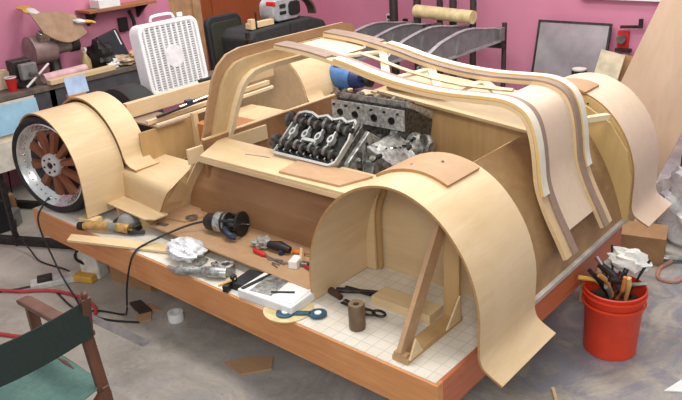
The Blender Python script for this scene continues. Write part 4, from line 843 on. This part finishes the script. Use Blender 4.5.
one('paper_tube', M().tube([(-4.58, .98, vz+.045), (-4.62, 1.40, vz+.045)], .042, 12), pl((208, 168, 172), .6), 'long pink paper roll lying on the front of the bench', 'paper roll', smooth=True)
one('pine_plank', M().beam((-4.50, .98, vz+.022), (-4.53, 1.62, vz+.022), .07, .040), PINE, 'pale plank lying along the bench front edge', 'plank', bevel=.003)
def slump(nm, lab, cat, c, d, sd, mt, ro=.3):
    b = M().blob(c, d, sd, ro, 12)
    for p in b.v: p.z = max(p.z, vz+.002)
    return one(nm, b, mt, lab, cat, smooth=True)
slump('black_bag', 'crumpled black bag on the bench beside the spray bottle', 'bag', (-4.70, 1.62, vz+.11), (.26, .20, .26), 41, BLK)
slump('paper_pile', 'pile of torn white and brown paper on the right end of the bench', 'paper', (-4.66, 1.78, vz+.03), (.24, .30, .09), 43, pl((178, 156, 130), .8, 0, .35, 25), .45)
slump('white_cloth', 'small white cloth between the black bag and the paper pile', 'cloth', (-4.60, 1.66, vz+.04), (.12, .12, .08), 44, WHITE, .4)
fo = thing('black_folder', 'black rectangular case with a white edge leaning at the bench end', 'case', (-4.86, 1.82, vz))
Tf = Matrix.Translation((-4.80, 1.84, vz)) @ Matrix.Rotation(R(14), 4, 'X') @ Matrix.Rotation(R(-10), 4, 'Y')
obj('case', M().box((0, 0, .14), (.05, .26, .28)).xf(Tf), pl((34, 36, 46), .5), fo, .006); obj('white_edge', M().box((.0, .10, .20), (.052, .012, .14)).xf(Tf), WHITE, fo)
slump('brown_paper_bag', 'torn brown paper bag at the right end of the bench', 'paper bag', (-4.58, 1.92, vz+.06), (.13, .16, .13), 46, pl((196, 156, 112), .8, 0, .15), .35)
pm = thing('photo_card', 'light blue and brown printed card standing behind the front fender', 'printed card', (-3.30, .62, .52))
# standing card clipped to the beam end
obj('card', M().box((-2.98, .41, .72), (.004, .145, .11), (0, R(-10), 0)), pl((156, 178, 210), .5), pm)
obj('card_block', M().box((-2.985, .40, .658), (.03, .12, .03)), pl((176, 126, 84), .6), pm)
# poster of a car by the wheel
pr2 = thing('car_print', 'glossy pale blue print of a white car on a board left of the wheel', 'print', (-3.75, .30, FL))
obj('board', M().box((-3.70, .22, .32), (.02, .50, .46), (0, R(-8), 0)), pl((196, 190, 178), .5), pr2)
obj('sky_area', M().box((-3.674, .22, .44), (.006, .48, .20), (0, R(-8), 0)), pl((150, 190, 214), .3, 0, .06), pr2)
obj('car_shape', M().prism([(.05, .27), (.08, .33), (.18, .35), (.27, .40), (.36, .38), (.42, .33), (.45, .27)], 'x', -3.715, -3.685), pl((226, 214, 190), .4), pr2)
obj('stand_leg', M().box((-3.72, .10, (FL+.10)/2), (.03, .03, .10-FL)), DSTEEL, pr2)
obj('stand_leg', M().box((-3.72, .34, (FL+.10)/2), (.03, .03, .10-FL)), DSTEEL, pr2)
sc_ = thing('scrap_pile', 'dark jumble of machine parts on the floor behind the wheel', 'machine parts', (-4.28, .24, FL))
rn = random.Random(8)
for i in range(14):
    x, y = -4.28+rn.uniform(-.2, .2), .24+rn.uniform(-.14, .14); h = rn.uniform(.08, .34)
    obj('part', M().box((x, y, FL+h/2), (rn.uniform(.06, .16), rn.uniform(.06, .16), h), (0, 0, rn.uniform(0, 3))), (DSTEEL, BLK, GREY, CARD)[i % 4], sc_, .006)
# shelf on the left wall
sh_ = thing('wall_shelf', 'wooden shelf on dark brackets on the left wall above the bench', 'shelf', (-4.88, 1.95, .9))
obj('board', M().box((-4.88, 1.98, .905), (.24, .72, .022)), wood('shelf_wood', (132, 84, 50), (164, 112, 70), 'y', 4, 8), sh_)
for y in (1.72, 2.26): obj('bracket', M().prism([(-4.995, .893), (-4.80, .893), (-4.995, .76)], 'y', y-.012, y+.012), DSTEEL, sh_)
one('shelf_box', M().box((-4.88, 1.86, .955), (.16, .22, .075)), WHITE, 'flat white box on the wooden wall shelf', 'box', bevel=.003)
ol = thing('extension_reel', 'black outlet with hanging cable on the left wall under the shelf', 'outlet', (-4.97, 2.12, .7))
obj('outlet', M().box((-4.975, 2.07, .72), (.04, .09, .13)), BLK, ol, .004); obj('cable', M().tube(smooth_path([(-4.95, 2.14, .84), (-4.94, 2.17, .74), (-4.93, 2.16, .64), (-4.94, 2.22, .56)]), .018, 8), BLKG, ol, 0, True)
# wrench lying on the nose cross beams
wr = thing('bar_clamp', 'steel clamp with dark blue jaw lying on the nose cross beams', 'clamp', (-2.48, .75, .53))
obj('bar', M().beam((-2.47, .62, .528), (-2.45, .98, .560), .022, .014), DSTEEL, wr); obj('jaw', M().box((-2.455, .86, .565), (.035, .05, .035)), pl((40, 52, 84), .5), wr, .004)
obj('screw', M().cyl((-2.45, .78, .555), (-2.44, 1.02, .575), .007), CHROME, wr)
one('black_tube', M().tube([(-2.745, 1.18, .601), (-2.745, 1.66, .606)], .011, 8), BLKG, 'thin black tube lying on the top cross beam in front of the fan', 'tube', smooth=True)

one('round_offcut', M().prism([(2.16+.20*cos(pi*i/16), .392+.20*sin(pi*i/16)) for i in range(17)], 'x', -3.275, -3.262), PALE, 'half-round pale plywood offcut standing right of the white fan', 'offcut')
